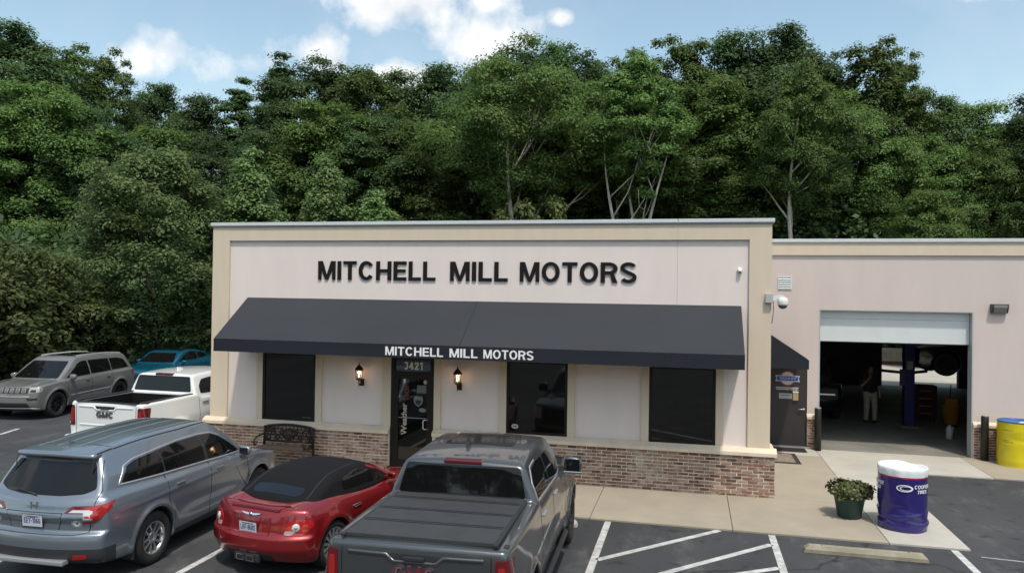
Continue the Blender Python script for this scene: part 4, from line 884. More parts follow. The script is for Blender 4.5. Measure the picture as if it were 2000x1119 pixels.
    Bd.patch('sill_cladding', [(-.92, .265), (.95, .265), (.95, .355), (-.92, .36)], 'right', M_cl, off=.006, rnd=.02, mirror=True)
    MB().box(-.52, .52, -2.62, -2.50, .335, .40, bev=.018).build('skid_bar', M_satin, root)
    Bd.patch('reflector', [(.58, .40), (.76, .41), (.76, .465), (.60, .46)], 'rear', M_redl, off=.012, rnd=.012, mirror=True)
    # lamps: wedge wrapping onto the flank, thinner strip running into the tailgate
    Bd.patch('tail_lamp', [(-1.255, .845), (-1.13, .86), (-.94, 1.03), (-.88, 1.12), (-1.235, 1.06)], 'rq', M_redl, off=.008, rnd=.02, mirror=True, res=.035)
    Bd.patch('tail_lamp_clear', [(-1.262, .90), (-1.155, .905), (-1.15, 1.02), (-1.255, 1.02)], 'rq', M_clr, off=.011, rnd=.015, mirror=True)
    Bd.patch('tail_lamp', [(.44, .985), (.77, .985), (.79, 1.08), (.53, 1.075)], 'rear', M_dred, off=.007, rnd=.015, mirror=True)
    Bd.patch('tail_lamp_clear', [(.50, .995), (.765, .995), (.765, 1.028), (.55, 1.03)], 'rear', M_clr, off=.010, rnd=.008, mirror=True)
    Bd.patch('plate_recess', [(-.36, .76), (.36, .76), (.42, .985), (-.42, .985)], 'rear', paint('steel_blue_paint', (0, 0, 0)), off=.003, depth=.0, rnd=.03)
    Bd.seam('recess_edge', [(-.42, .985), (.42, .985)], 'rear', M_gap, .008, off=.005); Bd.seam('recess_edge', [(.42, .985), (.36, .77)], 'rear', M_gap, .006, off=.005, mirror=True)
    py = Bd.hit(Vector((0, -6, .89)), Vector((0, 1, 0))).y; plate(Bd, py - .014, .875, 'EEY-1066', root, rad(4))
    # emblem: an upright letter-like bar shape
    eb = MB(); ey = Bd.hit(Vector((0, -6, 1.065)), Vector((0, 1, 0))).y
    for sg in (1, -1): eb.prism([(sg * .052, 1.02), (sg * .027, 1.02), (sg * .032, 1.115), (sg * .060, 1.115)], ey - .012, ey + .01, 'y')
    eb.box(-.033, .033, ey - .011, ey + .01, 1.057, 1.078); eb.build('emblem', M_chrome, root)
    for sx_ in (1, -1):
        q = Bd.hit(Vector((sx_ * .60, -6, .865)), Vector((0, 1, 0))); n_ = Bd.grad(q)
        Mr = Matrix.Translation(q + n_ * .006) @ n_.to_track_quat('Z', 'Y').to_matrix().to_4x4()
        st = MB().lathe([(0, -.004), (.064, -.004), (.064, .006), (0, .006)], 24, Mr, smooth=False).build('round_sticker', mat('sticker_pale', (.50, .55, .53), .5), root)
        MB().lathe([(.050, .0061), (.058, .0061), (.058, .0075), (.050, .0075), (.050, .0061)], 24, Mr, cap=False).build('sticker_ring', mat('sticker_green', (.10, .16, .14), .5), st)
        MB().add([Mr @ Vector(p) for p in ((-.044, .02, .0075), (-.01, .0, .0075), (.012, -.022, .0075), (.022, .0, .0075), (.044, .028, .0075), (.02, .016, .0075), (.004, .006, .0075), (-.012, .01, .0075))], [(0, 1, 7), (1, 2, 3, 6), (1, 6, 7), (3, 4, 5, 6)]).build('sticker_bird', mat('sticker_dark', (.03, .05, .05), .5), st)
    wp = [Bd.hit(Vector((a, -6, b)), Vector((0, 1, 0))) + Vector((0, -.02, .005)) for a, b in ((-.04, 1.18), (-.22, 1.205), (-.40, 1.23))]
    MB().tube(wp, .010, 6).build('rear_wiper', M_blk, root)
    p = Bd.hit(Vector((0, -1.85, 4)), Vector((0, 0, -1))); MB().prism([(-1.98, p.z - .02), (-1.78, p.z - .02), (-1.90, p.z + .045), (-1.97, p.z + .05)], -.02, .02, 'x').build('roof_antenna', P_, root)
    handles(Bd, (-.86, .18), 1.03, P_, w=.19); mirror_pair(root, .93, .84, 1.17, P_, .22, .17, .13)
    for sg in (1, -1): bx('mud_flap', sg * .86 - .1, sg * .86 + .1, -1.84, -1.825, .2, .42, M_blk, root)
    Bd.patch('head_lamp', [(.5, .74), (.86, .78), (.86, .90), (.5, .86)], 'front', M_clr, mirror=True)
suv_rear()
# ------------------------------------------------------------------ red roadster
def roadster():
    root = empty('convertible_car', (-7.07, -4.30, 0), rad(-10.5)); tag(root, 'red two seat convertible with black soft top', 'car')
    P_ = paint('candy_red_paint', (.26, .010, .014), .45, .28)
    Wp = curve([(-2.05, .82), (-1.85, .885), (-1.55, .90), (-1.2, .90), (-.7, .872), (-.1, .845), (.5, .845), (1.2, .872), (1.6, .83), (1.85, .73), (2.05, .58)])
    S = curve([(.16, .90), (.3, .965), (.5, .99), (.62, 1.0), (.75, .975), (.88, .90), (.98, .80)])
    Zt = curve([(-2.05, .80), (-1.92, .885), (-1.75, .925), (-1.45, .955), (-1.0, .955), (-.4, .93), (.3, .925), (.8, .91), (1.3, .845), (1.7, .75), (1.95, .64), (2.05, .56)])
    pr = curve([(.16, .14), (.3, .05), (.42, .0), (.54, .005), (.60, .05), (.75, .085), (.9, .13)]); pf = curve([(.16, .12), (.35, .0), (.5, .02), (.65, .12), (.8, .3)])
    def f(x, y, z):
        ax = np.abs(x); Wd = Wp(y) * S(z)
        for yw in (-1.2, 1.2): r = np.hypot(y - yw, z - .34); Wd = Wd + .022 * np.exp(-((r - .39) / .055) ** 2)
        Wd = Wd - .022 * np.exp(-((z - .42) / .1) ** 2) * np.exp(-((y + .05) / .7) ** 4)
        hau = .05 * np.exp(-((ax - .62) / .2) ** 2) * (np.exp(-((y + 1.15) / .5) ** 2) + .7 * np.exp(-((y - 1.2) / .45) ** 2)) - .03 * np.exp(-(x / .42) ** 4) * np.exp(-((y + 1.72) / .28) ** 2)
        lip = .03 * np.exp(-((y + 1.80 - .12 * x * x) / .05) ** 2) * np.exp(-(x / .58) ** 6)
        d = smaxn(.05, ax - Wd, z - (Zt(y) + hau + lip - .06 * x * x), (.19 + .08 * np.clip(-y - 1.6, 0, 1)) - z, y - (2.05 - .55 * x * x - pf(z)), (-2.04 + .20 * x * x + .25 * x ** 4 + pr(z)) - y)
        for yw in (-1.2, 1.2): d = smax(d, -np.maximum(np.hypot(y - yw, z - .34) - .362, .54 - ax), .018)
        return d
    Bd = Body(f, (-1.0, -2.15, .12), (1.0, 2.15, 1.08), .02, root); Bd.shell('body', P_)
    for y in (-1.2, 1.2):
        well(root, y, .34, .36, .52, .83)
        for sg in (1, -1): wheel(root, sg * .762, y, .33, .24 if y < 0 else .22, .245, 14, M_alloy, 'thin')
    # soft top with side glass
    Zr = curve([(-1.58, .95), (-1.38, 1.055), (-1.12, 1.175), (-.85, 1.245), (-.5, 1.275), (-.2, 1.268), (.05, 1.24)])
    def g(x, y, z):
        ax = np.abs(x); W2 = .745 - .42 * np.clip(z - .92, 0, 1) - .25 * np.clip(z - 1.12, 0, 1) - np.where(y > -.15, .12 * np.clip(y + .15, 0, 2) ** 2, 0) - .10 * np.clip(-y - .9, 0, 1) ** 2
        return smaxn(.07, ax - W2, z - (Zr(y) - .12 * x * x), (y - (.64 - (z - .92) * 1.75 - .16 * x * x)) / 1.9, (-1.58 + .14 * x * x + .1 * (z - .9)) - y, .80 - z)
    Tp = Body(g, (-.9, -1.72, .76), (.9, 1.1, 1.4), .02, root); Tp.shell('soft_top', mat('black_canvas', (.008, .008, .010), .9, bump=.25, bscale=220, spec=.2))
    Tp.patch('rear_window', [(-.36, -1.47), (.36, -1.47), (.45, -1.40), (.42, -1.29), (-.42, -1.29), (-.45, -1.40)], 'top', mat('rear_screen', (.012, .016, .024), .2, spec=.3), rnd=.05)
    Tp.patch('side_window', [(-.80, .985), (.34, .955), (.06, 1.09), (-.16, 1.175), (-.40, 1.195), (-.66, 1.175), (-.80, 1.10)], 'right', M_glass, rnd=.04, mirror=True)
    Tp.patch('windscreen', [(-.66, .95), (.66, .95), (.50, 1.21), (-.50, 1.21)], 'front', M_glass, rnd=.05)
    Tp.seam('windscreen_pillar', [(.48, .935), (.18, 1.09), (-.08, 1.20)], 'right', P_, .045, mirror=True, off=.008)
    Tp.seam('top_seam', [(-.56, -1.45), (-.50, -.85), (-.46, -.2)], 'top', mat('black_trim', (.008, .008, .009), .7), .02, off=.004, mirror=True)
    
    # seams, lamps, plate
    for pts in ([(-.80, .30), (-.86, .6), (-.82, .93)], [(.42, .28), (.44, .60), (.40, .91)], [(-.80, .285), (.42, .275)]): Bd.seam('door_seam', pts, 'right', M_gap, .008, mirror=True)
    Bd.seam('boot_seam', [(-.56, -1.62), (-.54, -1.9)], 'top', M_gap, .008, mirror=True); pass
    Bd.patch('boot_ridge', [(-.42, -1.84), (.42, -1.84), (.48, -1.66), (-.48, -1.66)], 'top', P_, off=.014, depth=.02, rnd=.03)
    Bd.seam('boot_ridge_edge', [(-.42, -1.845), (.42, -1.845)], 'top', mat('deep_red', (.08, .004, .006), .3), .03, off=.016)
    for xx in (.28,): Bd.seam('bonnet_crease', [(xx, .95), (xx * .7, 1.95)], 'top', P_, .02, mirror=True, off=.008)
    Bd.patch('tail_lamp', [(-.96, .60), (-.72, .585), (-.55, .72), (-.60, .80), (-.80, .80), (-.93, .74)], 'rq', M_redl, off=.008, rnd=.04, mirror=True, res=.03)
    for sg in (1, -1):
        o, u, v, d = Bd.frame('rq'); q = Bd.hit(o + u * -.80 + v * .70, d); q = Vector((q.x * sg, q.y, q.z)); n_ = Bd.grad((abs(q.x), q.y, q.z)); n_ = Vector((n_.x * sg, n_.y, n_.z))
        Mq = Matrix.Translation(q) @ n_.to_track_quat('Z', 'Y').to_matrix().to_4x4()
        l_ = MB().lathe([(.055, .0), (.055, .014), (.045, .022), (0, .024)], 20, Mq).build('tail_lamp_lens', M_clr, root); MB().lathe([(.026, .02), (.026, .0255), (0, .027)], 14, Mq).build('lens_centre', mat('lens_grey', (.42, .40, .40), .2, coat=.6), l_)
    Bd.patch('tail_lamp_clear', [(-.955, .605), (-.86, .60), (-.80, .655), (-.94, .66)], 'rq', mat('lens_pink', (.40, .30, .30), .2, coat=.6), off=.012, rnd=.02, mirror=True)
    pl = Bd.hit(Vector((0, -6, .66)), Vector((0, 1, 0))).y; Bd.patch('plate_recess', [(-.34, .585), (.34, .585), (.36, .75), (-.36, .75)], 'rear', P_, off=.004, depth=.0, rnd=.03)
    Bd.seam('recess_edge', [(-.355, .75), (.355, .75)], 'rear', M_gap, .006, off=.005); Bd.seam('recess_edge', [(.355, .745), (.335, .59)], 'rear', M_gap, .006, off=.005, mirror=True)
    plate(Bd, pl - .016, .665, 'LKF-8682', root, rad(4))
    qy = Bd.hit(Vector((0, -6, .835)), Vector((0, 1, 0)))
    Mw = Matrix.Translation((0, qy.y - .012, .838)) @ Matrix.Rotation(rad(-18), 4, 'X') @ FRONT
    wg = MB(); wg.lathe([(.026, -.002), (.026, .008), (0, .012)], 16, Mw)
    for sg in (1, -1): wg.add([Mw @ Vector(p) for p in ((sg * .02, .012, .004), (sg * .17, .022, .002), (sg * .16, .010, .002), (sg * .10, -.006, .003), (sg * .02, -.014, .004), (sg * .02, .012, -.01), (sg * .17, .022, -.01), (sg * .02, -.014, -.01))], [(0, 1, 2, 3, 4), (0, 5, 6, 1), (4, 3, 2, 1, 6, 7)])
    wg.build('winged_emblem', M_chrome, root)
    tb = Bd.hit(Vector((0, -6, .785)), Vector((0, 1, 0))); mbx = MB(); Lw = word('CROSSFIRE', .030, .62, .003, .75)
    for v, fc in Lw:
        cx = sum(p[0] for p in v) / len(v) - .31; q = Bd.hit(Vector((cx, -6, .785)), Vector((0, 1, 0))); mbx.add([(p[0] - .31, q.y - .003 - p[2], .772 + p[1]) for p in v], fc)
    mbx.build('boot_lettering', M_chrome, root)['kind'] = 'stuff'
    M_ex = mat('exhaust_steel', (.5, .5, .5), .2, metal=1.)
    ry = Bd.hit(Vector((0, -6, .34)), Vector((0, 1, 0))).y
    bx('exhaust_surround', -.22, .22, ry - .004, ry + .06, .205, .325, M_blk, root, bev=.02)
    for sg in (1, -1):
        e = MB().prism([(sg * .018, .225), (sg * .16, .225), (sg * .15, .31), (sg * .028, .31)], ry - .03, ry + .1, 'y').build('exhaust_tip', M_ex, root); bx('tip_bore', min(sg * .035, sg * .135), max(sg * .035, sg * .135), ry - .033, ry - .029, .242, .296, M_gap, e)
    Bd.patch('bumper_vent', [(-.45, .215), (.45, .215), (.40, .33), (-.40, .33)], 'rear', M_blk, off=.003, rnd=.02)
    
    handles(Bd, (-.64,), .755, M_chrome, w=.18); mirror_pair(root, .78, .30, .99, P_, .15, .11, .09)
    for sg in (1, -1):
        for k in range(3):
            q = Bd.hit(Vector((4, .85, .60 + k * .05)), Vector((-1, 0, 0))); bx('side_vent_bar', min(sg * (q.x - .01), sg * (q.x + .008)), max(sg * (q.x - .01), sg * (q.x + .008)), .78, .96, .59 + k * .05, .602 + k * .05, M_chrome, root)
    q = Bd.hit(Vector((-.64, -1.30, 4)), Vector((0, 0, -1))); MB().tube([(-.64, -1.30, q.z), (-.68, -1.42, q.z + .20), (-.70, -1.50, q.z + .36)], [.008, .004, .003], 6).build('aerial', M_blk, root)
roadster()
# ------------------------------------------------------------------ grey SUV and teal sedan, seen from the front
def suv_front():
    root = empty('grey_suv', (-21.2, 4.85, 0), rad(180 + 6)); tag(root, 'grey suv with slotted black grille and black wheels facing the lot', 'suv')
    P_ = paint('grey_putty_paint', (.17, .17, .165), .15, .34)
    Wp = curve([(-2.46, .84), (-2.2, .93), (-1.46, .965), (0, .955), (1.46, .965), (1.9, .93), (2.2, .84), (2.38, .70)])
    S = curve([(.25, .93), (.4, .965), (.6, .99), (.85, 1.0), (1.05, .975), (1.2, .94)])
    Zt = curve([(-2.46, 1.10), (-2.1, 1.15), (-.5, 1.12), (.9, 1.09), (1.2, 1.10), (1.7, 1.07), (2.15, 1.0), (2.33, .94), (2.4, .85)])
    Zr = curve([(-2.4, 1.60), (-1.8, 1.70), (-.8, 1.755), (0, 1.755), (.4, 1.72), (.8, 1.64)])
    pf = curve([(.25, .14), (.4, .03), (.55, .0), (.8, .02), (.95, .06), (1.1, .16)]); pr = curve([(.25, .14), (.45, .0), (.7, .02), (1.1, .1)])
    def f(x, y, z):
        ax = np.abs(x); Wd = Wp(y) * S(z)
        for yw in (-1.46, 1.46): r = np.hypot(y - yw, z - .40); Wd = Wd + .03 * np.exp(-((r - .455) / .05) ** 2)
        Wd = Wd - .02 * np.exp(-((z - .62) / .1) ** 2) * np.exp(-(y / .9) ** 4)
        lower = smaxn(.05, ax - Wd, z - (Zt(y) - .03 * x * x + .02 * np.exp(-((ax - .5) / .12) ** 2) * (y > 1.1)), .27 - z, y - (2.38 - .28 * x * x - pf(z)), (-2.45 + .12 * x * x + pr(z)) - y)
        W2 = .90 - .32 * np.clip(z - 1.1, 0, 1) - .15 * np.clip(z - 1.4, 0, 1) - np.where(y > .2, .09 * np.clip(y - .2, 0, 2) ** 2, 0) - .03 * np.clip(-y - 1.2, 0, 2) ** 2
        cab = smaxn(.06, ax - W2, z - (Zr(y) - .05 * x * x), (y - (1.36 - (z - 1.08) * 1.45 - .12 * x * x)) / 1.6, (-2.36 + (z - 1.10) * .55 + .1 * x * x) - y, .9 - z)
        d = smin(lower, cab, .04)
        for yw in (-1.46, 1.46): d = smax(d, -np.maximum(np.hypot(y - yw, z - .40) - .43, .6 - ax), .02)
        return d
    Bd = Body(f, (-1.1, -2.55, .2), (1.1, 2.5, 1.86), .03, root); Bd.shell('body', P_)
    for y in (-1.46, 1.46):
        well(root, y, .40, .427, .58, .92)
        for sg in (1, -1): wheel(root, sg * .83, y, .385, .25, .255, 5, M_dalloy, 'fork')
    Bd.patch('windscreen', [(-.74, 1.13), (.74, 1.13), (.60, 1.60), (-.60, 1.60)], 'front', M_glass, rnd=.06)
    for pts in ([(-2.02, 1.20), (-1.12, 1.175), (-1.12, 1.56), (-1.55, 1.545), (-1.85, 1.48)], [(-1.08, 1.17), (-.10, 1.15), (-.10, 1.58), (-1.08, 1.565)], [(-.04, 1.145), (.98, 1.12), (.42, 1.50), (.25, 1.565), (-.04, 1.58)]): Bd.patch('side_window', pts, 'right', M_glass, rnd=.03, mirror=True)
    Bd.patch('rear_window', [(-.6, 1.2), (.6, 1.2), (.55, 1.55), (-.55, 1.55)], 'rear', M_glass)
    Bd.patch('sunroof', [(-.42, -.75), (.42, -.75), (.42, .25), (-.42, .25)], 'top', M_glass, rnd=.05)
    Bd.seam('roof_rail', [(.60, -1.9), (.63, -.8), (.60, .3)], 'top', mat('rail_grey', (.3, .3, .3), .4), .04, mirror=True, off=.03)
    Bd.patch('grille', [(-.60, .80), (.60, .80), (.62, .955), (-.62, .955)], 'front', M_blk, off=.006, rnd=.03)
    for k in range(7):
        x = (k - 3) * .165; g_ = Bd.patch('grille_slot', [(x - .058, .815), (x + .058, .815), (x + .058, .942), (x - .058, .942)], 'front', mat('slot_silver', (.26, .27, .28), .35, metal=.3), off=.011, rnd=.02)
        Bd.patch('grille_mesh', [(x - .035, .83), (x + .035, .83), (x + .035, .928), (x - .035, .928)], 'front', mat('slot_grey', (.12, .12, .125), .5), off=.013, rnd=.012)
    Bd.patch('head_lamp', [(-.40, .80), (-.02, .82), (.10, .95), (-.36, .955)], (Vector((4, 4.2, 0)), Vector((-1, 1, 0)).normalized(), Vector((0, 0, 1)), Vector((-1, -1, 0)).normalized()), M_clr, off=.006, rnd=.03, mirror=True) if False else Bd.patch('head_lamp', [(.63, .80), (.90, .83), (.90, .95), (.64, .955)], 'front', mat('head_lamp_glass', (.40, .41, .42), .15, coat=.8), off=.006, rnd=.03, mirror=True)
    Bd.patch('lamp_dark', [(.66, .825), (.80, .83), (.80, .90), (.67, .90)], 'front', M_blk, off=.009, rnd=.02, mirror=True)
    Bd.patch('lower_grille', [(-.70, .30), (.70, .30), (.60, .52), (-.60, .52)], 'front', M_blk, off=.005, rnd=.04); Bd.patch('fog_lamp', [(.60, .585), (.84, .60), (.84, .665), (.58, .655)], 'front', M_blk, off=.006, rnd=.02, mirror=True)
    Bd.seam('bumper_line', [(-.66, .70), (.66, .70)], 'front', M_satin, .03, off=.012); Bd.seam('bumper_line', [(-.85, .34), (-.62, .36), (.62, .36), (.85, .34)], 'front', M_satin, .025, off=.012)
    Bd.seam('side_strip', [(-.95, .62), (.90, .585)], 'right', M_satin, .03, mirror=True, off=.012)
    for pts in ([(-.07, .36), (-.07, 1.12)], [(-1.10, 1.15), (-1.05, .7), (-.98, .38)], [(1.04, .36), (1.05, 1.08)], [(-.98, .36), (1.04, .36)]): Bd.seam('door_seam', pts, 'right', M_gap, .011, mirror=True)
    Bd.seam('bonnet_seam', [(.70, 1.25), (.72, 1.9), (.62, 2.2)], 'top', M_gap, .01, mirror=True)
    Bd.patch('tail_lamp', [(-1.1, .95), (-.85, .95), (-.85, 1.1), (-1.1, 1.1)], 'rq', M_redl, mirror=True)
    handles(Bd, (-.85, .15), 1.0, P_, w=.19); mirror_pair(root, .90, .90, 1.15, P_, .21, .17, .13)
suv_front()
def sedan(name, loc, hd, P_, label, h=.034, detail=True, cat='car', rim=None):
    root = empty(name, loc, rad(hd)); tag(root, label, cat)
    Wp = curve([(-2.5, .78), (-2.2, .90), (-1.52, .95), (0, .935), (1.52, .945), (2.0, .90), (2.3, .80), (2.5, .66)]); S = curve([(.2, .92), (.4, .975), (.6, 1.0), (.8, .985), (1.0, .92), (1.1, .88)])
    Zt = curve([(-2.5, .98), (-2.2, 1.04), (-1.6, 1.06), (-.5, 1.0), (.9, .98), (1.3, .97), (1.9, .90), (2.3, .82), (2.5, .70)])
    Zr = curve([(-2.1, 1.03), (-1.6, 1.19), (-1.1, 1.34), (-.5, 1.435), (0, 1.455), (.4, 1.42), (.7, 1.36)])
    pf = curve([(.2, .12), (.4, .0), (.6, .0), (.8, .05), (.95, .2)]); pr = curve([(.2, .12), (.4, 0), (.75, 0.0), (1.0, .06)])
    def f(x, y, z):
        ax = np.abs(x); Wd = Wp(y) * S(z)
        for yw in (-1.52, 1.52): r = np.hypot(y - yw, z - .36); Wd = Wd + .022 * np.exp(-((r - .41) / .05) ** 2)
        Wd = Wd - .02 * np.exp(-((z - .55) / .1) ** 2) * np.exp(-(y / .9) ** 4)
        lower = smaxn(.05, ax - Wd, z - (Zt(y) - .04 * x * x + .02 * np.exp(-((ax - .45) / .12) ** 2) * (y > 1)), .2 - z, y - (2.48 - .30 * x * x - pf(z)), (-2.5 + .16 * x * x + pr(z)) - y)
        W2 = .85 - .40 * np.clip(z - 1.0, 0, 1) - .1 * np.clip(-y - .6, 0, 2) ** 2 - np.where(y > .2, .08 * np.clip(y - .2, 0, 2) ** 2, 0)
        cab = smaxn(.06, ax - W2, z - (Zr(y) - .06 * x * x), (y - (1.40 - (z - .97) * 1.9 - .14 * x * x)) / 2, (-2.15 + .1 * x * x) - y, .8 - z); d = smin(lower, cab, .04)
        for yw in (-1.52, 1.52): d = smax(d, -np.maximum(np.hypot(y - yw, z - .36) - .385, .58 - ax), .02)
        return d
    Bd = Body(f, (-1.08, -2.6, .12), (1.08, 2.6, 1.56), h, root); Bd.shell('body', P_)
    for y in (-1.52, 1.52):
        well(root, y, .36, .382, .56, .9)
        for sg in (1, -1): wheel(root, sg * .82, y, .35, .23, .24, 5, rim or M_dalloy, 'fork')
    if detail:
        Bd.patch('windscreen', [(-.72, 1.02), (.72, 1.02), (.54, 1.34), (-.54, 1.34)], 'front', M_glass, rnd=.05)
        for pts in ([(-1.35, 1.10), (-.50, 1.06), (-.50, 1.34), (-.95, 1.27), (-1.2, 1.19)], [(-.45, 1.058), (.95, 1.03), (.40, 1.29), (.1, 1.36), (-.45, 1.355)]): Bd.patch('side_window', pts, 'right', M_glass, rnd=.03, mirror=True)
        Bd.patch('roof_panel', [(-.50, -.95), (.50, -.95), (.52, .35), (-.52, .35)], 'top', M_glass, rnd=.06); Bd.patch('rear_window', [(-.5, -1.75), (.5, -1.75), (.48, -1.1), (-.48, -1.1)], 'top', M_glass, rnd=.05)
        Bd.patch('grille', [(-.50, .50), (.50, .50), (.54, .68), (-.54, .68)], 'front', M_blk, rnd=.03); Bd.patch('lower_grille', [(-.6, .25), (.6, .25), (.55, .40), (-.55, .40)], 'front', M_blk, rnd=.03)
        Bd.patch('head_lamp', [(.56, .56), (.83, .58), (.83, .69), (.56, .69)], 'front', M_clr, rnd=.03, mirror=True); plate(Bd, -2.52, .7, 'LKF-8682', root) if False else None
        for pts in ([(-.47, .3), (-.47, 1.03)], [(1.05, .3), (1.02, .97)], [(-1.2, .9), (-1.1, .35)]): Bd.seam('door_seam', pts, 'right', M_gap, .01, mirror=True)
        handles(Bd, (-.9, .05), .86, P_, w=.2)
        mirror_pair(root, .86, .85, 1.02, P_, .2, .13, .1)
    return root
sedan('teal_sedan', (-22.2, 11.4, 0), 180 + 8, paint('teal_paint', (.008, .115, .20), .4, .25), 'bright teal sedan with black roof panel parked behind the grey suv')
# ------------------------------------------------------------------ wall lanterns
def lantern(x, label):
    L = empty('wall_lantern', (x, 0.0, 1.83)); tag(L, label, 'wall lamp', 'lanterns either side of the entrance')
    Mr = mat('lantern_bronze', (.035, .014, .010), .45, metal=.4); yo = -.13
    b = MB(); b.box(-.045, .045, .03, .058, .0, .16, bev=.01); b.tube([(0, .03, .07), (0, -.05, .02), (0, yo + .0, .07), (0, yo, .14)], .014, 8); b.tube([(0, yo, .08), (0, yo, -.01)], [.014, .004], 8); b.build('bracket', Mr, L)
    Tm = Matrix.Translation((0, yo, 0))
    MB().lathe([(.02, .13), (.075, .165), (.085, .18), (.07, .185)], 6, Tm, smooth=False).build('base', Mr, L)
    MB().lathe([(.10, .365), (.105, .38), (.06, .44), (.03, .465), (.018, .475), (.022, .49), (.006, .50), (.008, .515), (0, .56)], 6, Tm, smooth=False).build('cap', Mr, L)
    for k in range(6): a = 2 * math.pi * k / 6; MB().tube([(.072 * math.cos(a), yo + .072 * math.sin(a), .18), (.09 * math.cos(a), yo + .09 * math.sin(a), .37)], .005, 5).build('bar', Mr, L)
    gm = MATS.get('lantern_glass')
    if gm is None:
        gm = bpy.data.materials.new('lantern_glass'); gm.use_nodes = True; n, l = nodes_of(gm); n.remove(n['Principled BSDF']); t_ = n.new('ShaderNodeBsdfTransparent'); g_ = n.new('ShaderNodeBsdfGlossy'); g_.inputs['Roughness'].default_value = .1; m_ = n.new('ShaderNodeMixShader'); m_.inputs[0].default_value = .10; l.new(t_.outputs[0], m_.inputs[1]); l.new(g_.outputs[0], m_.inputs[2]); l.new(m_.outputs[0], n['Material Output'].inputs[0]); MATS['lantern_glass'] = gm
    MB().lathe([(.068, .18), (.086, .37)], 6, Tm, smooth=False, cap=False).build('glass', gm, L)
    MB().lathe([(0, .205), (.012, .21), (.014, .27), (.026, .31), (.022, .335), (0, .352)], 12, Tm).build('bulb', mat('bulb_glow', (1, .75, .5), .5, emit=(1, .62, .33), estr=6), L)
    ld = bpy.data.lights.new('lantern_light', 'POINT'); ld.energy = .25; ld.color = (1, .60, .32); ld.shadow_soft_size = .03; lo = bpy.data.objects.new('lantern_light', ld); COL.objects.link(lo); lo.parent = L; lo.location = (0, yo - .05, .30)
lantern(-8.635, 'lit wall lantern between the first window and the entrance door'); lantern(-6.365, 'lit wall lantern between the entrance door and the middle window')
# ------------------------------------------------------------------ cameras and wall pack
Mw = mat('camera_white', (.72, .72, .70), .35)
c1 = empty('security_camera', (-.60, YC, 4.46)); tag(c1, 'tiny white dome security camera on the upper wall near the corner', 'camera')
MB().lathe([(.05, 0), (.05, .02), (.045, .05)], 18, FRONT).build('base', Mw, c1); MB().lathe([(.045, .05), (.04, .075), (.022, .092), (0, .098)], 18, FRONT @ Matrix.Rotation(rad(20), 4, 'X')).build('dome', Mw, c1); MB().lathe([(0, .07), (.03, .071), (.02, .095), (0, .10)], 14, FRONT @ Matrix.Rotation(rad(28), 4, 'X')).build('lens', M_gap, c1)
c2 = empty('security_camera', (-.02, 0, 3.80)); tag(c2, 'white ball shaped security camera on a grey arm at the building corner', 'camera')
MB().box(-.10, .04, -.09, -.002, .02, .20, bev=.008).build('junction_box', mat('box_grey', (.42, .42, .42), .5), c2)
MB().prism([(.04, .15), (.16, .18), (.24, .17), (.27, .13), (.23, .10), (.16, .12), (.04, .06)], -.085, -.01, 'y').build('arm', Mw, c2)
T2 = Matrix.Translation((.225, -.05, 0)); MB().lathe([(.05, .13), (.085, .115), (.098, .06), (.098, 0), (.092, -.02)], 22, T2).build('housing', Mw, c2); MB().lathe([(.09, -.02), (.078, -.06), (.045, -.088), (0, -.098)], 20, T2).build('dome', mat('smoked_dome', (.05, .04, .04), .1, coat=.5), c2)
MB().tube([(.045, -.05, .10), (.055, -.045, -.05), (.05, -.03, -.22), (.03, -.01, -.38)], .007, 6).build('cable', M_blk, c2)
wl = empty('wall_light', (5.82, WY, 3.62)); tag(wl, 'bronze wall pack light on the garage wall', 'wall lamp')
MB().prism([(-.002, 0), (-.10, .0), (-.16, .13), (-.16, .22), (-.002, .22)], -.18, .18, 'x').build('housing', mat('wallpack_bronze', (.045, .038, .035), .5), wl)
MB().prism([(-.108, .01), (-.168, .135), (-.168, .20), (-.163, .20), (-.163, .13), (-.103, .005)], -.145, .145, 'x').build('lens', mat('wallpack_lens', (.22, .22, .22), .2, coat=.5), wl)
# ------------------------------------------------------------------ bollards
def bollard(x, y, h, label):
    b = empty('bollard', (x, y, .028)); tag(b, label, 'bollard', 'bollards guarding the garage opening')
    MB().lathe([(.085, 0), (.085, h - .02), (.075, h)], 24, cap=True).build('post', mat('bollard_black', (.013, .012, .012), .4), b); MB().lathe([(.08, h + .001), (.07, h + .018), (.03, h + .026), (0, h + .027)], 24).build('cap', mat('bollard_cap', (.28, .28, .27), .6), b)
bollard(1.66, 5.10, 1.08, 'black steel bollard between the staff door and the garage opening'); bollard(5.47, 5.06, 1.08, 'black steel bollard beside the yellow barrel')
# ------------------------------------------------------------------ wrapped barrels
def barrel_shell(r, h, seed, crease, z0, z1, n=72, m=44, lean=0.):
    """wrapped drum between two heights with wrinkled film"""
    rr = random.Random(seed); v = []; f = []; ph = [rr.uniform(0, 6.28) for _ in range(8)]
    for j in range(m + 1):
        z = z0 + (z1 - z0) * j / m; t = z / h
        for i in range(n):
            a = 2 * math.pi * i / n; q = 0
            for k, (zc, amp, wd, fr_) in enumerate(crease): q += amp * math.exp(-((t - zc - .035 * math.sin(fr_ * a + ph[k])) / wd) ** 2) * (.55 + .45 * math.sin((fr_ + 1) * a + ph[k + 2]))
            q += .004 * math.sin(5 * a + 9 * t + ph[0]) + .003 * math.sin(11 * a - 14 * t + ph[1])
            R_ = r * (1 + q); v.append((R_ * math.cos(a) + lean * t, R_ * math.sin(a), z))
    for j in range(m):
        for i in range(n): f.append((j * n + i, j * n + (i + 1) % n, (j + 1) * n + (i + 1) % n, (j + 1) * n + i))
    return v, f
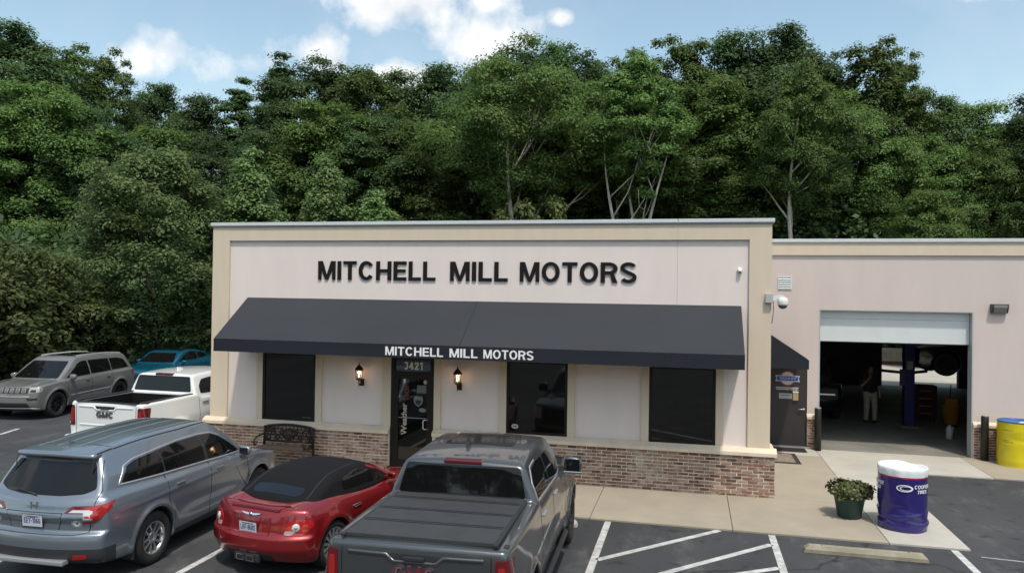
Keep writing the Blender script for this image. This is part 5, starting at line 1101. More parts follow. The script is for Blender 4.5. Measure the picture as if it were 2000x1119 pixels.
def blue_barrel():
    b = empty('blue_barrel', (2.04, -1.36, .03)); tag(b, 'blue wrapped trash barrel with white bag rim and tyre brand print', 'barrel')
    r, h = .385, 1.06; cr_ = [(.10, .06, .05, 2), (.19, -.075, .030, 3), (.26, .075, .026, 2), (.34, -.035, .045, 3), (.05, -.03, .04, 4)]
    M_film = mat('blue_plastic_film', (.016, .011, .125), .25, coat=.4, bump=.45, bscale=9)
    v, f = barrel_shell(r, h, 4, cr_, 0, h * .845); MB().add(v, f, True).build('wrap', M_film, b)
    v, f = barrel_shell(r * 1.003, h, 4, cr_, h * .845, h * .868, m=2); MB().add(v, f, True).build('red_band', mat('band_red', (.35, .012, .05), .35), b)
    n = 72; rr = random.Random(8); pr = [(1.004, .868), (1.012, .90), (1.02, .94), (1.015, .98), (.99, 1.0), (.95, .995), (.90, .96), (.80, .93), (.4, .915), (0, .91)]; v = []; f = []
    for (a_, t) in pr:
        for i in range(n): a = 2 * math.pi * i / n; w = 1 + (.012 * math.sin(7 * a + 3 * t) + .01 * math.sin(13 * a + 9 * t)) * (a_ > .3); dip = -.03 * math.exp(-((a - .9) / .35) ** 2) * (t > .93); v.append((r * a_ * w * math.cos(a), r * a_ * w * math.sin(a), h * (t + dip + .006 * math.sin(5 * a + 8 * a_) * (a_ < .99))))
    for j in range(len(pr) - 1):
        for i in range(n): f.append((j * n + i, j * n + (i + 1) % n, (j + 1) * n + (i + 1) % n, (j + 1) * n + i))
    MB().add(v, f, True).build('bag_rim', mat('white_bag', (.72, .74, .75), .45, bump=.3, bscale=25), b)
    Mp = mat('print_white', (.74, .75, .78), .4)
    def wrapped(name, parts, a0, zz, sc=1):
        for v, f in parts:
            MB().add([((r + .014 + p[2]) * math.cos(a0 + p[0] / r), (r + .014 + p[2]) * math.sin(a0 + p[0] / r), zz + p[1]) for p in v], f).build(name, Mp, b)
    def joined(name, parts, a0, zz):
        mb = MB()
        for v, f in parts: mb.add([((r + .014 + p[2]) * math.cos(a0 + p[0] / r), (r + .014 + p[2]) * math.sin(a0 + p[0] / r), zz + p[1]) for p in v], f)
        mb.build(name, Mp, b)
    for a0 in (rad(-106), rad(-106 - 119), rad(-106 + 120)):
        joined('print', word('COOPER', .062, .31, .002, .10, shear=.18), a0 + .50, .745); joined('print', word('TIRES', .056, .20, .002, .10, shear=.18), a0 + .62, .665)
        for (cx, rx, ry_, t_) in ((.05, .115, .052, .022), (.07, .085, .034, .016)):
            pts = strip([(cx + rx * math.cos(rad(k * 15)), ry_ * math.sin(rad(k * 15))) for k in range(24)], t_, t_ * .6, True); joined('print', [glyph_mesh(pts, 1, 1, 0, 0, .002 + .001 * (t_ < .018))], a0, .745)
blue_barrel()
def yellow_barrel():
    b = empty('yellow_barrel', (6.03, 4.72, .03)); tag(b, 'yellow wrapped trash barrel with blue liner against the garage wall', 'barrel')
    r, h = .40, 1.05; cr_ = [(.15, .02, .06, 2), (.45, .03, .06, 3), (.62, -.025, .05, 2), (.8, .02, .06, 3)]
    v, f = barrel_shell(r, h, 9, cr_, 0, h); MB().add(v, f, True).build('wrap', mat('yellow_film', (.62, .52, .010), .3, coat=.3, bump=.3, bscale=7), b)
    MB().lathe([(r * 1.005, h * .975), (r * 1.02, h), (r * .98, h * 1.012), (r * .93, h * .99), (r * .88, h * .80), (0, h * .78)], 48).build('liner', mat('blue_liner', (.03, .11, .33), .35, bump=.3, bscale=14), b)
    bg_ = MB(); rr = random.Random(5)
    for k in range(5): bg_.lathe([(.0, .0), (.05, .02), (.035, .06), (.0, .10)], 7, Matrix.Translation((.05 + rr.uniform(-.1, .12), -.22 + rr.uniform(-.06, .1), h * .93)) @ Matrix.Rotation(rr.uniform(-.8, .8), 4, 'Y'))
    bg_.build('waste_paper', mat('white_bag', (.72, .74, .75), .45), b)
    for k, (z, w_) in enumerate(((.86, .20), (.62, .14), (.58, .22))):
        pts = [rc(0, w_, 0, .012)]; mb = MB(); v, f = glyph_mesh(strip([(w_ * i / 8, 0) for i in range(9)], .012), 1, 1, 0, 0, .002); a0 = rad(-150); mb.add([((r + .02 + p[2]) * math.cos(a0 + p[0] / r), (r + .02 + p[2]) * math.sin(a0 + p[0] / r), z + p[1]) for p in v], f); mb.build('print', mat('print_dark', (.12, .10, .06), .5), b)
yellow_barrel()
# ------------------------------------------------------------------ planter
def planter():
    p = empty('planter', (1.27, -.98, .03)); p.scale = (1.13, 1.13, 1.13); tag(p, 'dark green plastic pot with trailing leafy plant on the sidewalk', 'planter')
    MB().lathe([(.16, 0), (.175, .01), (.24, .36), (.262, .37), (.268, .41), (.25, .415), (.235, .38), (0, .37)], 28).build('pot', mat('green_pot', (.024, .060, .060), .45, var=.2, vscale=6), p)
    rr = np.random.default_rng(5); n = 3200; th = rr.uniform(0, 2 * np.pi, n); u = rr.uniform(-.42, 1, n); r_ = np.sqrt(np.clip(1 - u * u, 0, 1))
    wob_ = .86 + .14 * np.sin(3 * th + 1) + .09 * np.sin(7 * th + 4 * u) + rr.normal(0, .05, n); k = rr.uniform(.72, 1.0, n) * wob_
    P = np.stack([.37 * r_ * np.cos(th) * k, .37 * r_ * np.sin(th) * k, .42 + np.where(u > 0, .17, .27) * u * k], 1)
    nr = np.stack([r_ * np.cos(th), r_ * np.sin(th), u * .8 + .5], 1) + rr.normal(0, .45, (n, 3)); nr /= np.linalg.norm(nr, axis=1)[:, None]
    leaf_mesh('foliage', P, nr, rr.uniform(.035, .07, n), .62, M_pot_leaf, p, rr)
    fl = MB()
    for q in range(40):
        i = rr.integers(n); c = P[i] * 1.03; fl.box(c[0] - .008, c[0] + .008, c[1] - .008, c[1] + .008, c[2], c[2] + .016)
    fo = fl.build('blossom', mat('blossom_white', (.45, .40, .36), .6), p); fo['kind'] = 'stuff'
def leaf_mat(name, c1, c2, c3, trans=.25):
    m = bpy.data.materials.new(name); m.use_nodes = True; n, l = nodes_of(m); b = n['Principled BSDF']
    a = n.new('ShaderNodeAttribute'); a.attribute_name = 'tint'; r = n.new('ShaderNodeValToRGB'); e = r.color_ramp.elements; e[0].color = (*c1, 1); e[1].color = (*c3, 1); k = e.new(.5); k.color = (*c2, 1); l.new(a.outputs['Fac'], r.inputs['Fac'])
    oi = n.new('ShaderNodeObjectInfo'); hs = n.new('ShaderNodeHueSaturation'); mr = n.new('ShaderNodeMapRange'); mr.inputs[3].default_value = .65; mr.inputs[4].default_value = 1.35; l.new(oi.outputs['Random'], mr.inputs[0]); l.new(mr.outputs[0], hs.inputs['Value'])
    m2 = n.new('ShaderNodeMath'); m2.operation = 'MULTIPLY_ADD'; m2.inputs[1].default_value = .022; m2.inputs[2].default_value = .487; l.new(oi.outputs['Random'], m2.inputs[0]); l.new(m2.outputs[0], hs.inputs['Hue']); l.new(r.outputs[0], hs.inputs['Color']); l.new(hs.outputs[0], b.inputs['Base Color'])
    b.inputs['Roughness'].default_value = .55; b.inputs['Specular IOR Level'].default_value = .28
    tr = n.new('ShaderNodeBsdfTranslucent'); l.new(hs.outputs[0], tr.inputs[0]); mx_ = n.new('ShaderNodeMixShader'); mx_.inputs[0].default_value = trans; l.new(b.outputs[0], mx_.inputs[1]); l.new(tr.outputs[0], mx_.inputs[2]); l.new(mx_.outputs[0], n['Material Output'].inputs[0]); return m
def leaf_data(P, nr, ln, asp, rr, tint=None, soft=None):
    """one pointed leaf-shaped quad per point"""
    n = len(P); t = np.cross(nr, rr.normal(0, 1, (n, 3))); t /= np.maximum(np.linalg.norm(t, axis=1), 1e-6)[:, None]; s = np.cross(nr, t); ln = np.broadcast_to(np.asarray(ln, float), (n,))[:, None]
    a = P - t * ln * .5; b = P + s * ln * asp * .5 - t * ln * .06 - nr * ln * .08; c = P + t * ln * .5 - nr * ln * .12; d = P - s * ln * asp * .5 - t * ln * .06 - nr * ln * .08
    V = np.stack([a, d, c, b], 1).reshape(-1, 3); Q = np.arange(4 * n).reshape(-1, 4); me = np_mesh(V, Q)
    if soft is not None: me.shade_smooth(); me.normals_split_custom_set_from_vertices(np.repeat(soft, 4, 0).tolist())
    at = me.attributes.new('tint', 'FLOAT', 'FACE'); ti = rr.uniform(0, 1, n) if tint is None else np.clip(tint + rr.normal(0, .09, n), 0, 1); at.data.foreach_set('value', ti.astype('f')); return me
def leaf_mesh(name, P, nr, ln, asp, m, par, rr, tint=None): return obj(name, leaf_data(P, nr, ln, asp, rr, tint), m, par)
M_pot_leaf = leaf_mat('pot_leaves', (.05, .065, .022), (.10, .13, .04), (.20, .22, .09))
planter()
# ------------------------------------------------------------------ door mats, wheel stops
def mat_obj(x0, x1, y0, y1, label, col, inner=None):
    o = empty('door_mat', ((x0 + x1) / 2, (y0 + y1) / 2, .03)); tag(o, label, 'door mat'); hx, hy = (x1 - x0) / 2, (y1 - y0) / 2
    bx('border', -hx, hx, -hy, hy, .001, .012, mat('mat_' + label[:5], col, .95, bump=.4, bscale=120), o, bev=.004)
    if inner: bx('field', -hx + .11, hx - .11, -hy + .11, hy - .11, .0122, .016, mat('mat_field', inner, .95, var=.3, vscale=7, bump=.4, bscale=120), o)
mat_obj(.45, 1.36, 4.70, 5.22, 'black rubber door mat at the staff door threshold', (.015, .013, .012)); mat_obj(.10, 1.03, 3.25, 4.45, 'brown door mat with grey woven field on the side walk', (.035, .028, .024), (.22, .18, .15))
def wheel_stop(x0, x1, y, m, label):
    o = empty('wheel_stop', ((x0 + x1) / 2, y, 0)); tag(o, label, 'wheel stop', 'concrete wheel stops'); hx = (x1 - x0) / 2
    MB().add([(-hx, -.08, .005), (hx, -.08, .005), (hx, .08, .005), (-hx, .08, .005), (-hx + .07, -.045, .115), (hx - .07, -.045, .115), (hx - .07, .045, .115), (-hx + .07, .045, .115), (-hx + .015, -.08, .06), (hx - .015, -.08, .06), (hx - .015, .08, .06), (-hx + .015, .08, .06)],
        [(0, 3, 2, 1), (4, 5, 6, 7), (0, 1, 9, 8), (8, 9, 5, 4), (1, 2, 10, 9), (9, 10, 6, 5), (2, 3, 11, 10), (10, 11, 7, 6), (3, 0, 8, 11), (11, 8, 4, 7)]).build('block', m, o)
    for s in (-1, 1): MB().lathe([(.013, .11), (.013, .119), (0, .12)], 8, Matrix.Translation((s * hx * .7, 0, 0))).build('anchor_pin', mat('rust_steel', (.06, .04, .03), .8), o)
wheel_stop(.22, 1.98, -3.06, mat('ochre_concrete', (.27, .245, .185), .9, var=.22, vscale=4, bump=.4, bscale=50), 'ochre painted concrete wheel stop in the empty bay'); wheel_stop(-5.1, -3.36, -2.80, mat('grey_stop_concrete', (.42, .40, .36), .9, var=.2, vscale=4, bump=.4, bscale=50), 'pale concrete wheel stop under the nose of the grey pickup')
# ------------------------------------------------------------------ cast iron bench
def bench():
    o = empty('garden_bench', (-10.27, -.40, .03)); tag(o, 'dark cast metal bench with ornate scroll back against the brick', 'bench'); m = mat('bench_bronze', (.014, .009, .008), .55, metal=.2)
    hw = .60; top = lambda x: .83 + .055 * math.cos(x / hw * math.pi / 2) ** 1
    fr_ = MB(); fr_.tube([(-hw, .16, .42)] + [(-hw + 2 * hw * k / 16, .20 + .0 * k, top(-hw + 2 * hw * k / 16)) for k in range(17)] + [(hw, .16, .42)], .030, 8); fr_.tube([(-hw, .17, .52), (hw, .17, .52)], .026, 8); fr_.build('back_frame', m, o)
    sc = MB()
    def scroll(cx, cz, r0, turns, a0, sg, th=.017):
        pts = []
        for k in range(20): t = k / 19; a = a0 + sg * turns * 2 * math.pi * t; r = r0 * (1 - .75 * t); pts.append((cx + r * math.cos(a), .185, cz + r * math.sin(a)))
        sc.tube(pts, th, 6)
    for sg in (-1, 1):
        for (cx, cz, r) in ((.52, .60, .075), (.40, .70, .08), (.30, .60, .075), (.52, .74, .055), (.19, .72, .07)): scroll(sg * cx, cz, r, 1.2, 1.0 if sg > 0 else 2.1, sg)
        sc.tube([(sg * .6, .185, .66), (sg * .45, .185, .65), (sg * .3, .185, .67), (sg * .12, .185, .64), (0, .185, .66)], .012, 6)
    sc.lathe([(.13, -.012), (.15, 0), (.13, .012), (.11, 0), (.13, -.012)], 24, Matrix.Translation((0, .185, .67)) @ FRONT @ Matrix.Diagonal((1.15, .85, 1, 1)), cap=False)
    for k in range(7): x = -.105 + .035 * k; sc.tube([(x, .185, .57), (x * .8, .185, .77)], .009, 5)
    for k in range(13): x = -.57 + .095 * k; sc.tube([(x, .187, .525), (x + .03, .187, .58)], .009, 5); sc.tube([(x, .197, top(x) - .01), (x + .03, .19, top(x) - .08)], .009, 5)
    so = sc.build('scroll_panel', m, o); so['kind'] = 'stuff'
    for k in range(7): bx('seat_slat', -hw + .02, hw - .02, -.25 + k * .06, -.202 + k * .06, .41, .435, mat('bench_slat', (.045, .035, .031), .55), o, bev=.004)
    for sg in (-1, 1):
        lg = MB(); x = sg * hw; lg.tube([(x, .19, .84), (x, .17, .45), (x, .22, .0)], .030, 8); lg.build('leg', m, o); lg = MB(); lg.tube([(x, -.27, .0), (x, -.24, .2), (x, -.25, .42)], .022, 8); lg.build('leg', m, o)
        MB().tube([(x, .18, .66), (x, .02, .665), (x, -.14, .65), (x, -.24, .60), (x, -.26, .52), (x, -.22, .47), (x, -.17, .50)], .018, 8).build('arm_rest', m, o); MB().tube([(x, -.25, .40), (x, .18, .40)], .018, 8).build('seat_rail', m, o)
bench()
# ------------------------------------------------------------------ inside the garage
def lift(x, y, label, h=3.9):
    o = empty('car_lift', (x, y, .031)); tag(o, label, 'car lift', 'blue two post lift columns in the garage'); m = mat('lift_blue', (.012, .018, .12), .45, var=.1)
    cl_ = MB(); cl_.box(-.14, .14, -.03, .03, .02, h).box(-.14, -.10, .03, .26, .02, h).box(.10, .14, .03, .26, .02, h); cl_.build('column', m, o)
    bx('base_plate', -.28, .28, -.22, .42, 0, .02, mat('lift_plate', (.35, .28, .10), .5, metal=.3), o); bx('carriage', -.095, .095, .035, .30, 1.55, 2.1, mat('lift_dark', (.02, .02, .03), .5), o)
    for s in (-1, 1): MB().tube([(s * .05, .28, 1.62), (s * .7, .75 + .1 * s, 1.64)], .05, 6).build('lift_arm', mat('lift_dark', (.02, .02, .03), .5), o)
    bx('control_box', -.26, -.143, -.04, .08, 1.25, 1.75, mat('control_grey', (.04, .05, .10), .5), o); bx('label_plate', -.08, .08, -.036, -.031, 1.75, 2.0, mat('plate_pale', (.30, .30, .30), .6), o)
    for s in (-1, 1): MB().tube([(s * .2, -.15, .02), (s * .2, -.15, .05)], .02, 6).build('anchor_bolt', M_satin, o)
    return o
lift(4.98, 9.75, 'blue lift column standing near the person in the garage bay'); lift(8.3, 9.95, 'blue lift column deep on the far side of the garage bay')
M_blkp = paint('black_paint', (.008, .008, .009), .2, .3)
rc_ = sedan('raised_car', (7.5, 10.6, 1.62), 90, M_blkp, 'black sedan raised on the lift inside the garage', h=.05, detail=False)
bt = pickup('black_pickup', (2.15, 12.6, .031), 180, None, 'black pickup with its nose towards the garage opening', dict(paint=M_blkp, rim=M_dalloy, simple=True), True if False else False, h=.055)
MB().box(-.80, .80, 2.80, 2.88, .72, 1.08, bev=.03).build('grille', M_blk, bt); bx('grille_bar', -.72, .72, 2.86, 2.90, .86, .92, M_chrome, bt, bev=.01); bx('badge', -.1, .1, 2.89, 2.915, .85, .93, M_chrome, bt, bev=.01)
wv = sedan('raised_white_car', (1.5, 15.6, 2.55), 90, M_gmc_white, 'white car lifted high above the black pickup in the garage', h=.055, detail=False)
def cart(x, y, w, d, h, m, label, cat, name):
    o = empty(name, (x, y, .031)); tag(o, label, cat); bx('body', -w / 2, w / 2, -d / 2, d / 2, .12, h, m, o, bev=.02)
    for k in range(4): z = .16 + k * (h - .2) / 4; dd = bx('drawer', -w / 2 + .03, w / 2 - .03, -d / 2 - .012, -d / 2 + .01, z, z + (h - .2) / 4 - .02, m, o); bx('drawer_pull', -w / 4, w / 4, -d / 2 - .03, -d / 2 - .012, z + .1, z + .12, M_satin, dd)
    for a in (-1, 1):
        for b_ in (-1, 1): MB().lathe([(.05, -.02), (.05, .02)], 12, Matrix.Translation((a * w * .4, b_ * d * .4, .06)) @ Matrix.Rotation(rad(90), 4, 'Y')).build('castor', M_blk, o)
cart(5.75, 11.2, .7, .5, 1.15, mat('tool_red', (.07, .008, .008), .4), 'dark red tool chest on castors behind the blue lift', 'tool chest', 'tool_chest')
cart(7.2, 10.2, .6, .5, 1.35, M_blkp, 'black tool cabinet at the right of the garage bay', 'tool chest', 'tool_cabinet')
def jack():
    o = empty('bucket', (6.3, 10.3, .031)); tag(o, 'yellow plastic mop bucket standing on the garage floor', 'bucket'); m = mat('bucket_yellow', (.40, .17, .015), .5)
    MB().lathe([(.17, .06), (.20, .10), (.25, .62), (.27, .64), (.27, .67), (.24, .66), (.20, .14), (0, .12)], 24).build('tub', m, o); MB().box(-.17, .17, -.05, .16, .60, .86, bev=.03).build('wringer', m, o); MB().tube([(.0, .1, .8), (.05, .2, 1.25)], .015, 6).build('handle', M_blk, o)
    for a in range(4): MB().lathe([(.045, -.015), (.045, .015)], 10, Matrix.Translation((.14 * math.cos(a * 1.57 + .8), .14 * math.sin(a * 1.57 + .8), .045)) @ Matrix.Rotation(rad(90), 4, 'Y')).build('castor', M_blk, o)
jack()
bo = empty('plastic_bottle', (5.56, 7.95, .031)); tag(bo, 'white plastic jug on the garage floor', 'bottle'); MB().lathe([(.08, 0), (.09, .02), (.09, .28), (.06, .34), (.025, .36), (.025, .40)], 18).build('body', mat('jug_white', (.5, .5, .5), .5), bo); MB().lathe([(.03, .40), (.03, .43), (0, .43)], 12).build('cap', M_blk, bo); MB().tube([(.05, -.0, .34), (.10, 0, .32), (.10, 0, .20), (.085, 0, .17)], .012, 6).build('handle', mat('jug_white', (.5, .5, .5), .5), bo)
# ------------------------------------------------------------------ person
def person():
    o = empty('person', (3.98, 10.25, .031), rad(8)); tag(o, 'person in black shirt and beige trousers with one hand raised to the face', 'person')
    def cap(p, a, b, ra, rb_):
        a, b = np.array(a), np.array(b); ab = b - a; t = np.clip(((p - a) @ ab) / (ab @ ab), 0, 1); return np.linalg.norm(p - a - t[:, None] * ab, axis=1) - (ra + (rb_ - ra) * t)
    def ell(p, c, r): q = (p - np.array(c)) / np.array(r); k = np.linalg.norm(q, axis=1); return (k - 1) * min(r)
    legs = lambda p: smin(smin(cap(p, (-.10, 0, .93), (-.11, -.02, .50), .092, .062), cap(p, (-.11, -.02, .50), (-.13, .0, .09), .06, .042), .04), smin(cap(p, (.10, 0, .93), (.12, -.05, .50), .092, .062), cap(p, (.12, -.05, .50), (.14, .02, .09), .06, .042), .04), .03)
    torso = lambda p: smin(smin(ell(p, (0, 0, .97), (.175, .12, .16)), ell(p, (0, -.01, 1.22), (.185, .125, .27)), .08), cap(p, (-.16, 0, 1.42), (.16, 0, 1.42), .075, .075), .06)
    # right arm (x<0 seen at left) raised to the face, other arm hanging
    ua = lambda p: smin(cap(p, (-.20, 0, 1.42), (-.27, -.04, 1.16), .058, .045), cap(p, (.20, 0, 1.42), (.27, .02, 1.14), .058, .045), .01)
    fa = lambda p: smin(cap(p, (-.27, -.04, 1.16), (-.09, -.19, 1.42), .043, .030), cap(p, (.27, .02, 1.14), (.27, -.06, .89), .043, .030), .01)
    def hand(p, c, d, up):
        c, d, up = np.array(c, float), np.array(d, float), np.array(up, float); d /= np.linalg.norm(d); s = np.cross(d, up); s /= np.linalg.norm(s); r = cap(p, c, c + d * .07, .030, .034)
        for k, L_ in enumerate((.065, .078, .072, .055)): b0 = c + d * .075 + s * (.018 * (k - 1.5)); b1 = b0 + d * L_ * .55 + up * .006; b2 = b1 + d * L_ * .35 + up * .028; r = smin(r, smin(cap(p, b0, b1, .0095, .009), cap(p, b1, b2, .009, .0075), .004), .006)
        t0 = c + d * .02 - s * .03; return smin(r, smin(cap(p, t0, t0 - s * .03 + d * .03, .012, .010), cap(p, t0 - s * .03 + d * .03, t0 - s * .035 + d * .06, .010, .009), .004), .008)
    hands = lambda p: np.minimum(hand(p, (-.09, -.19, 1.42), (.25, .1, .9), (0, 1, .1)), hand(p, (.27, -.06, .89), (0, -.15, -1), (-1, 0, 0)))
    head = lambda p: smin(smin(ell(p, (0, -.015, 1.645), (.075, .095, .115)), cap(p, (0, .01, 1.45), (0, 0, 1.58), .058, .055), .03), smin(cap(p, (0, -.105, 1.65), (0, -.122, 1.618), .012, .016), np.minimum(ell(p, (-.078, .01, 1.64), (.014, .025, .035)), ell(p, (.078, .01, 1.64), (.014, .025, .035))), .01), .015)
    def wrapf(g): return lambda x, y, z: g(np.stack([x, y, z], 1))
    body = wrapf(lambda p: smin(smin(smin(smin(torso(p), legs(p), .05), smin(ua(p), fa(p), .02), .04), head(p), .03), hands(p), .012))
    P, Q, Nn = polygonize(body, (-.42, -.34, .02), (.42, .25, 1.82), .02); obj('body', np_mesh(P, Q, Nn), mat('skin', (.34, .20, .14), .6), o)
    shirt = wrapf(lambda p: np.maximum(np.maximum(smin(torso(p), smin(cap(p, (-.20, 0, 1.42), (-.245, -.025, 1.25), .066, .066), cap(p, (.20, 0, 1.42), (.245, .01, 1.24), .066, .066), .01), .05) - .016, .90 - p[:, 2]), p[:, 2] - 1.50))
    P, Q, Nn = polygonize(shirt, (-.42, -.25, .86), (.42, .25, 1.56), .022); obj('shirt', np_mesh(P, Q, Nn), mat('shirt_black', (.010, .010, .012), .85), o)
    pants = wrapf(lambda p: np.maximum(smin(legs(p), ell(p, (0, 0, .95), (.175, .12, .13)), .05) - .020, np.maximum(p[:, 2] - .99, .06 - p[:, 2])))
    P, Q, Nn = polygonize(pants, (-.3, -.25, .03), (.3, .25, 1.03), .022); obj('trousers', np_mesh(P, Q, Nn), mat('trouser_beige', (.36, .31, .26), .85), o)
    for s in (-1, 1): MB().box(s * .135 - .048, s * .135 + .048, -.17, .09, .0, .085, bev=.03).build('shoe', mat('shoe_black', (.015, .015, .015), .5), o)
    hair = wrapf(lambda p: np.maximum(ell(p, (0, .0, 1.665), (.086, .10, .115)), -(p[:, 1] + .055 + .5 * np.clip(1.70 - p[:, 2], -.02, 1))))
    P, Q, Nn = polygonize(hair, (-.12, -.14, 1.5), (.12, .14, 1.82), .016); obj('hair', np_mesh(P, Q, Nn), mat('hair_dark', (.02, .014, .010), .6), o)
    fm = MB()
    for s in (-1, 1): fm.lathe([(.010, -.004), (.010, .004), (0, .006)], 8, Matrix.Translation((s * .03, -.098, 1.655)) @ FRONT)
    fm.box(-.025, .025, -.106, -.098, 1.585, 1.593); fo = fm.build('face_features', mat('feature_dark', (.06, .03, .025), .6), o); fo['kind'] = 'stuff'
person()
# ------------------------------------------------------------------ trees
M_bark = mat('brown_bark', (.055, .042, .032), .9, var=.35, vscale=6, bump=.6, bscale=18, stretch=(1, 1, .25))
M_pbark = mat('pale_bark', (.52, .49, .43), .85, var=.35, vscale=5, bump=.4, bscale=18, stretch=(1, 1, .3), col2=(.30, .27, .22))
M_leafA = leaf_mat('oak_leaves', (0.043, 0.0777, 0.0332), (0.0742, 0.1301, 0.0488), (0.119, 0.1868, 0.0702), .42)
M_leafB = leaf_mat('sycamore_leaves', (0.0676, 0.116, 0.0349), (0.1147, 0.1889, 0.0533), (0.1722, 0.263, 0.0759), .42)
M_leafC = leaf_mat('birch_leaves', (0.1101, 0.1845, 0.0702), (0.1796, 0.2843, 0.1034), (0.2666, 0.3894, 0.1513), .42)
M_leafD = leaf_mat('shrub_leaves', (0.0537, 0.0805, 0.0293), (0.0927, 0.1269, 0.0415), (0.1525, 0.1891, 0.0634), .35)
def make_tree(seed, H, R, base, shape, ncl, nlf, leaf, trunk_r, limbs=9, flat=.72, forks=1):
    """returns (trunk mesh, crown mesh); crown: leaf clumps on limbs inside an envelope"""
    rr = np.random.default_rng(seed); hc = H - base
    env = {'oval': lambda t: np.sin(np.pi * np.clip(.12 + .84 * t, 0, 1)) ** .75, 'spread': lambda t: np.sin(np.pi * np.clip(.05 + .80 * t, 0, 1)) ** .6, 'cone': lambda t: np.clip(1.02 - t, 0.04, 1) ** .75 * np.clip(t * 6, .3, 1), 'column': lambda t: np.clip(np.sin(np.pi * (.08 + .86 * t)), 0, 1) ** .45}[shape]
    t = (np.arange(ncl) + rr.uniform(0, 1, ncl)) / ncl; t = t ** .85; a = np.arange(ncl) * 2.399963 + rr.normal(0, .35, ncl); lob = 1 + .20 * np.sin(2 * a + seed) + .22 * np.sin(3 * a + 7 * t + seed * 2) + .18 * np.sin(13 * t + seed) * rr.uniform(.3, 1, ncl)
    q = rr.uniform(.30, 1.0, ncl) ** .55; rad_ = R * env(t) * q * lob * .86
    C_ = np.stack([rad_ * np.cos(a), rad_ * np.sin(a), base + hc * (t * .94 + .02)], 1); C_[:, 2] += rr.normal(0, hc * .045, ncl)
    cr = R * rr.uniform(.13, .27, ncl) * (.75 + .35 * env(t))
    k = rr.choice(ncl, nlf, p=cr ** 2 / (cr ** 2).sum()); d = rr.normal(0, 1, (nlf, 3)); d /= np.linalg.norm(d, axis=1)[:, None]; d[:, 2] = np.where(d[:, 2] < -.55, -d[:, 2] * .6, d[:, 2])
    rho = rr.uniform(.10, 1.1, nlf) ** .55 * (1 + .18 * np.sin(7 * d[:, 0] + 3 * k) + .16 * np.sin(9 * d[:, 1] + k)); off = d * (cr[k] * rho)[:, None]; off[:, 2] *= flat
    P = C_[k] + off; P[:, 2] -= .03 * np.hypot(off[:, 0], off[:, 1]) ** 2 / np.maximum(cr[k], .1)
    nr = d * .7 + np.array([0, 0, .75]) + rr.normal(0, .30, (nlf, 3)); nr /= np.linalg.norm(nr, axis=1)[:, None]
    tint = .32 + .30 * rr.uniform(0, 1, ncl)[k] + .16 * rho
    ctr = np.array([0, 0, base + hc * .42]); rad3 = (P - ctr) / np.array([R, R, hc * .55]); sn = .55 * d + .55 * rad3 + np.array([0, 0, .28]) + rr.normal(0, .14, (nlf, 3)); sn /= np.linalg.norm(sn, axis=1)[:, None]
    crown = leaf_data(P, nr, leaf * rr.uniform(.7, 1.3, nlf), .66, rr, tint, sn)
    tb = MB(); py = random.Random(seed)
    for fk in range(forks):
        an = 2.1 * fk + seed; lean = (.0 if forks == 1 else .16 * H)
        ax = [Vector(((lean * (z / H) ** 1.3) * math.cos(an) + (.035 * H * math.sin(z / H * 5 + seed + fk) if z > 0 else 0) + (fk * .25 if forks > 1 else 0), (lean * (z / H) ** 1.3) * math.sin(an) + (.03 * H * math.cos(z / H * 4 + seed * 2) - .03 * H * math.cos(seed * 2)), z)) for z in np.linspace(0, H * (.90 if forks == 1 else .74), 12)]
        s0 = 1 if forks == 1 else .72; rs = [max(.02, trunk_r * s0 * (1 - .92 * i / 11) * (1.35 if i == 0 else 1)) for i in range(12)]; tb.tube(ax, rs, 8)
        for j in range(limbs):
            i = int(rr.integers(ncl)); c = Vector(C_[i]); zi = max(2, min(10, int((c.z - .22 * (c - Vector((0, 0, c.z))).length - .08 * H) / (H * .9) * 11))); s_ = ax[zi]
            if c.z < s_.z + .1: zi = max(1, zi - 2); s_ = ax[zi]
            mid = s_.lerp(c, .5) + Vector((py.uniform(-.3, .3), py.uniform(-.3, .3), -.10 * (c - s_).length + py.uniform(0, .5))); r0 = rs[zi] * .62
            pts = [s_, s_.lerp(mid, .55) + Vector((py.uniform(-.12, .12), py.uniform(-.12, .12), .05)), mid, mid.lerp(c, .5) + Vector((0, 0, .12)), c]; tb.tube(pts, [r0, r0 * .75, r0 * .52, r0 * .32, .012], 6)
            for w in range(2):
                e = c + Vector((py.uniform(-1, 1), py.uniform(-1, 1), py.uniform(-.1, .8))) * R * .22; tb.tube([mid.lerp(c, .3 + .3 * w), mid.lerp(e, .6), e], [r0 * .30, r0 * .18, .01], 5)
    me = raw(tb.v, tb.f); me.polygons.foreach_set('use_smooth', tb.sm)
    return me, crown
KINDS = {}
def kind(key, args, leafm, bark): a, b_ = make_tree(*args); a.materials.append(bark); b_.materials.append(leafm); KINDS[key] = (a, b_, args[1], args[2])
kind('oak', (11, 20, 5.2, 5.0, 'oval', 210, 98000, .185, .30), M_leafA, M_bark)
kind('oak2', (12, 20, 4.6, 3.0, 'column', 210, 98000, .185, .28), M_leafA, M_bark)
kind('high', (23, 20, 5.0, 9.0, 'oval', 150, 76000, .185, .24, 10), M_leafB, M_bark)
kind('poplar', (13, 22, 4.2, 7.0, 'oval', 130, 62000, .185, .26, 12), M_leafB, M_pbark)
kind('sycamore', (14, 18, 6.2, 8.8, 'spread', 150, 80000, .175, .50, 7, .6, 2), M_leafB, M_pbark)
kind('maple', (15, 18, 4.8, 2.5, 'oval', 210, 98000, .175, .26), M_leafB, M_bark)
kind('conifer', (16, 20, 3.4, 2.5, 'cone', 190, 80000, .165, .24, 16, .42), M_leafA, M_bark)
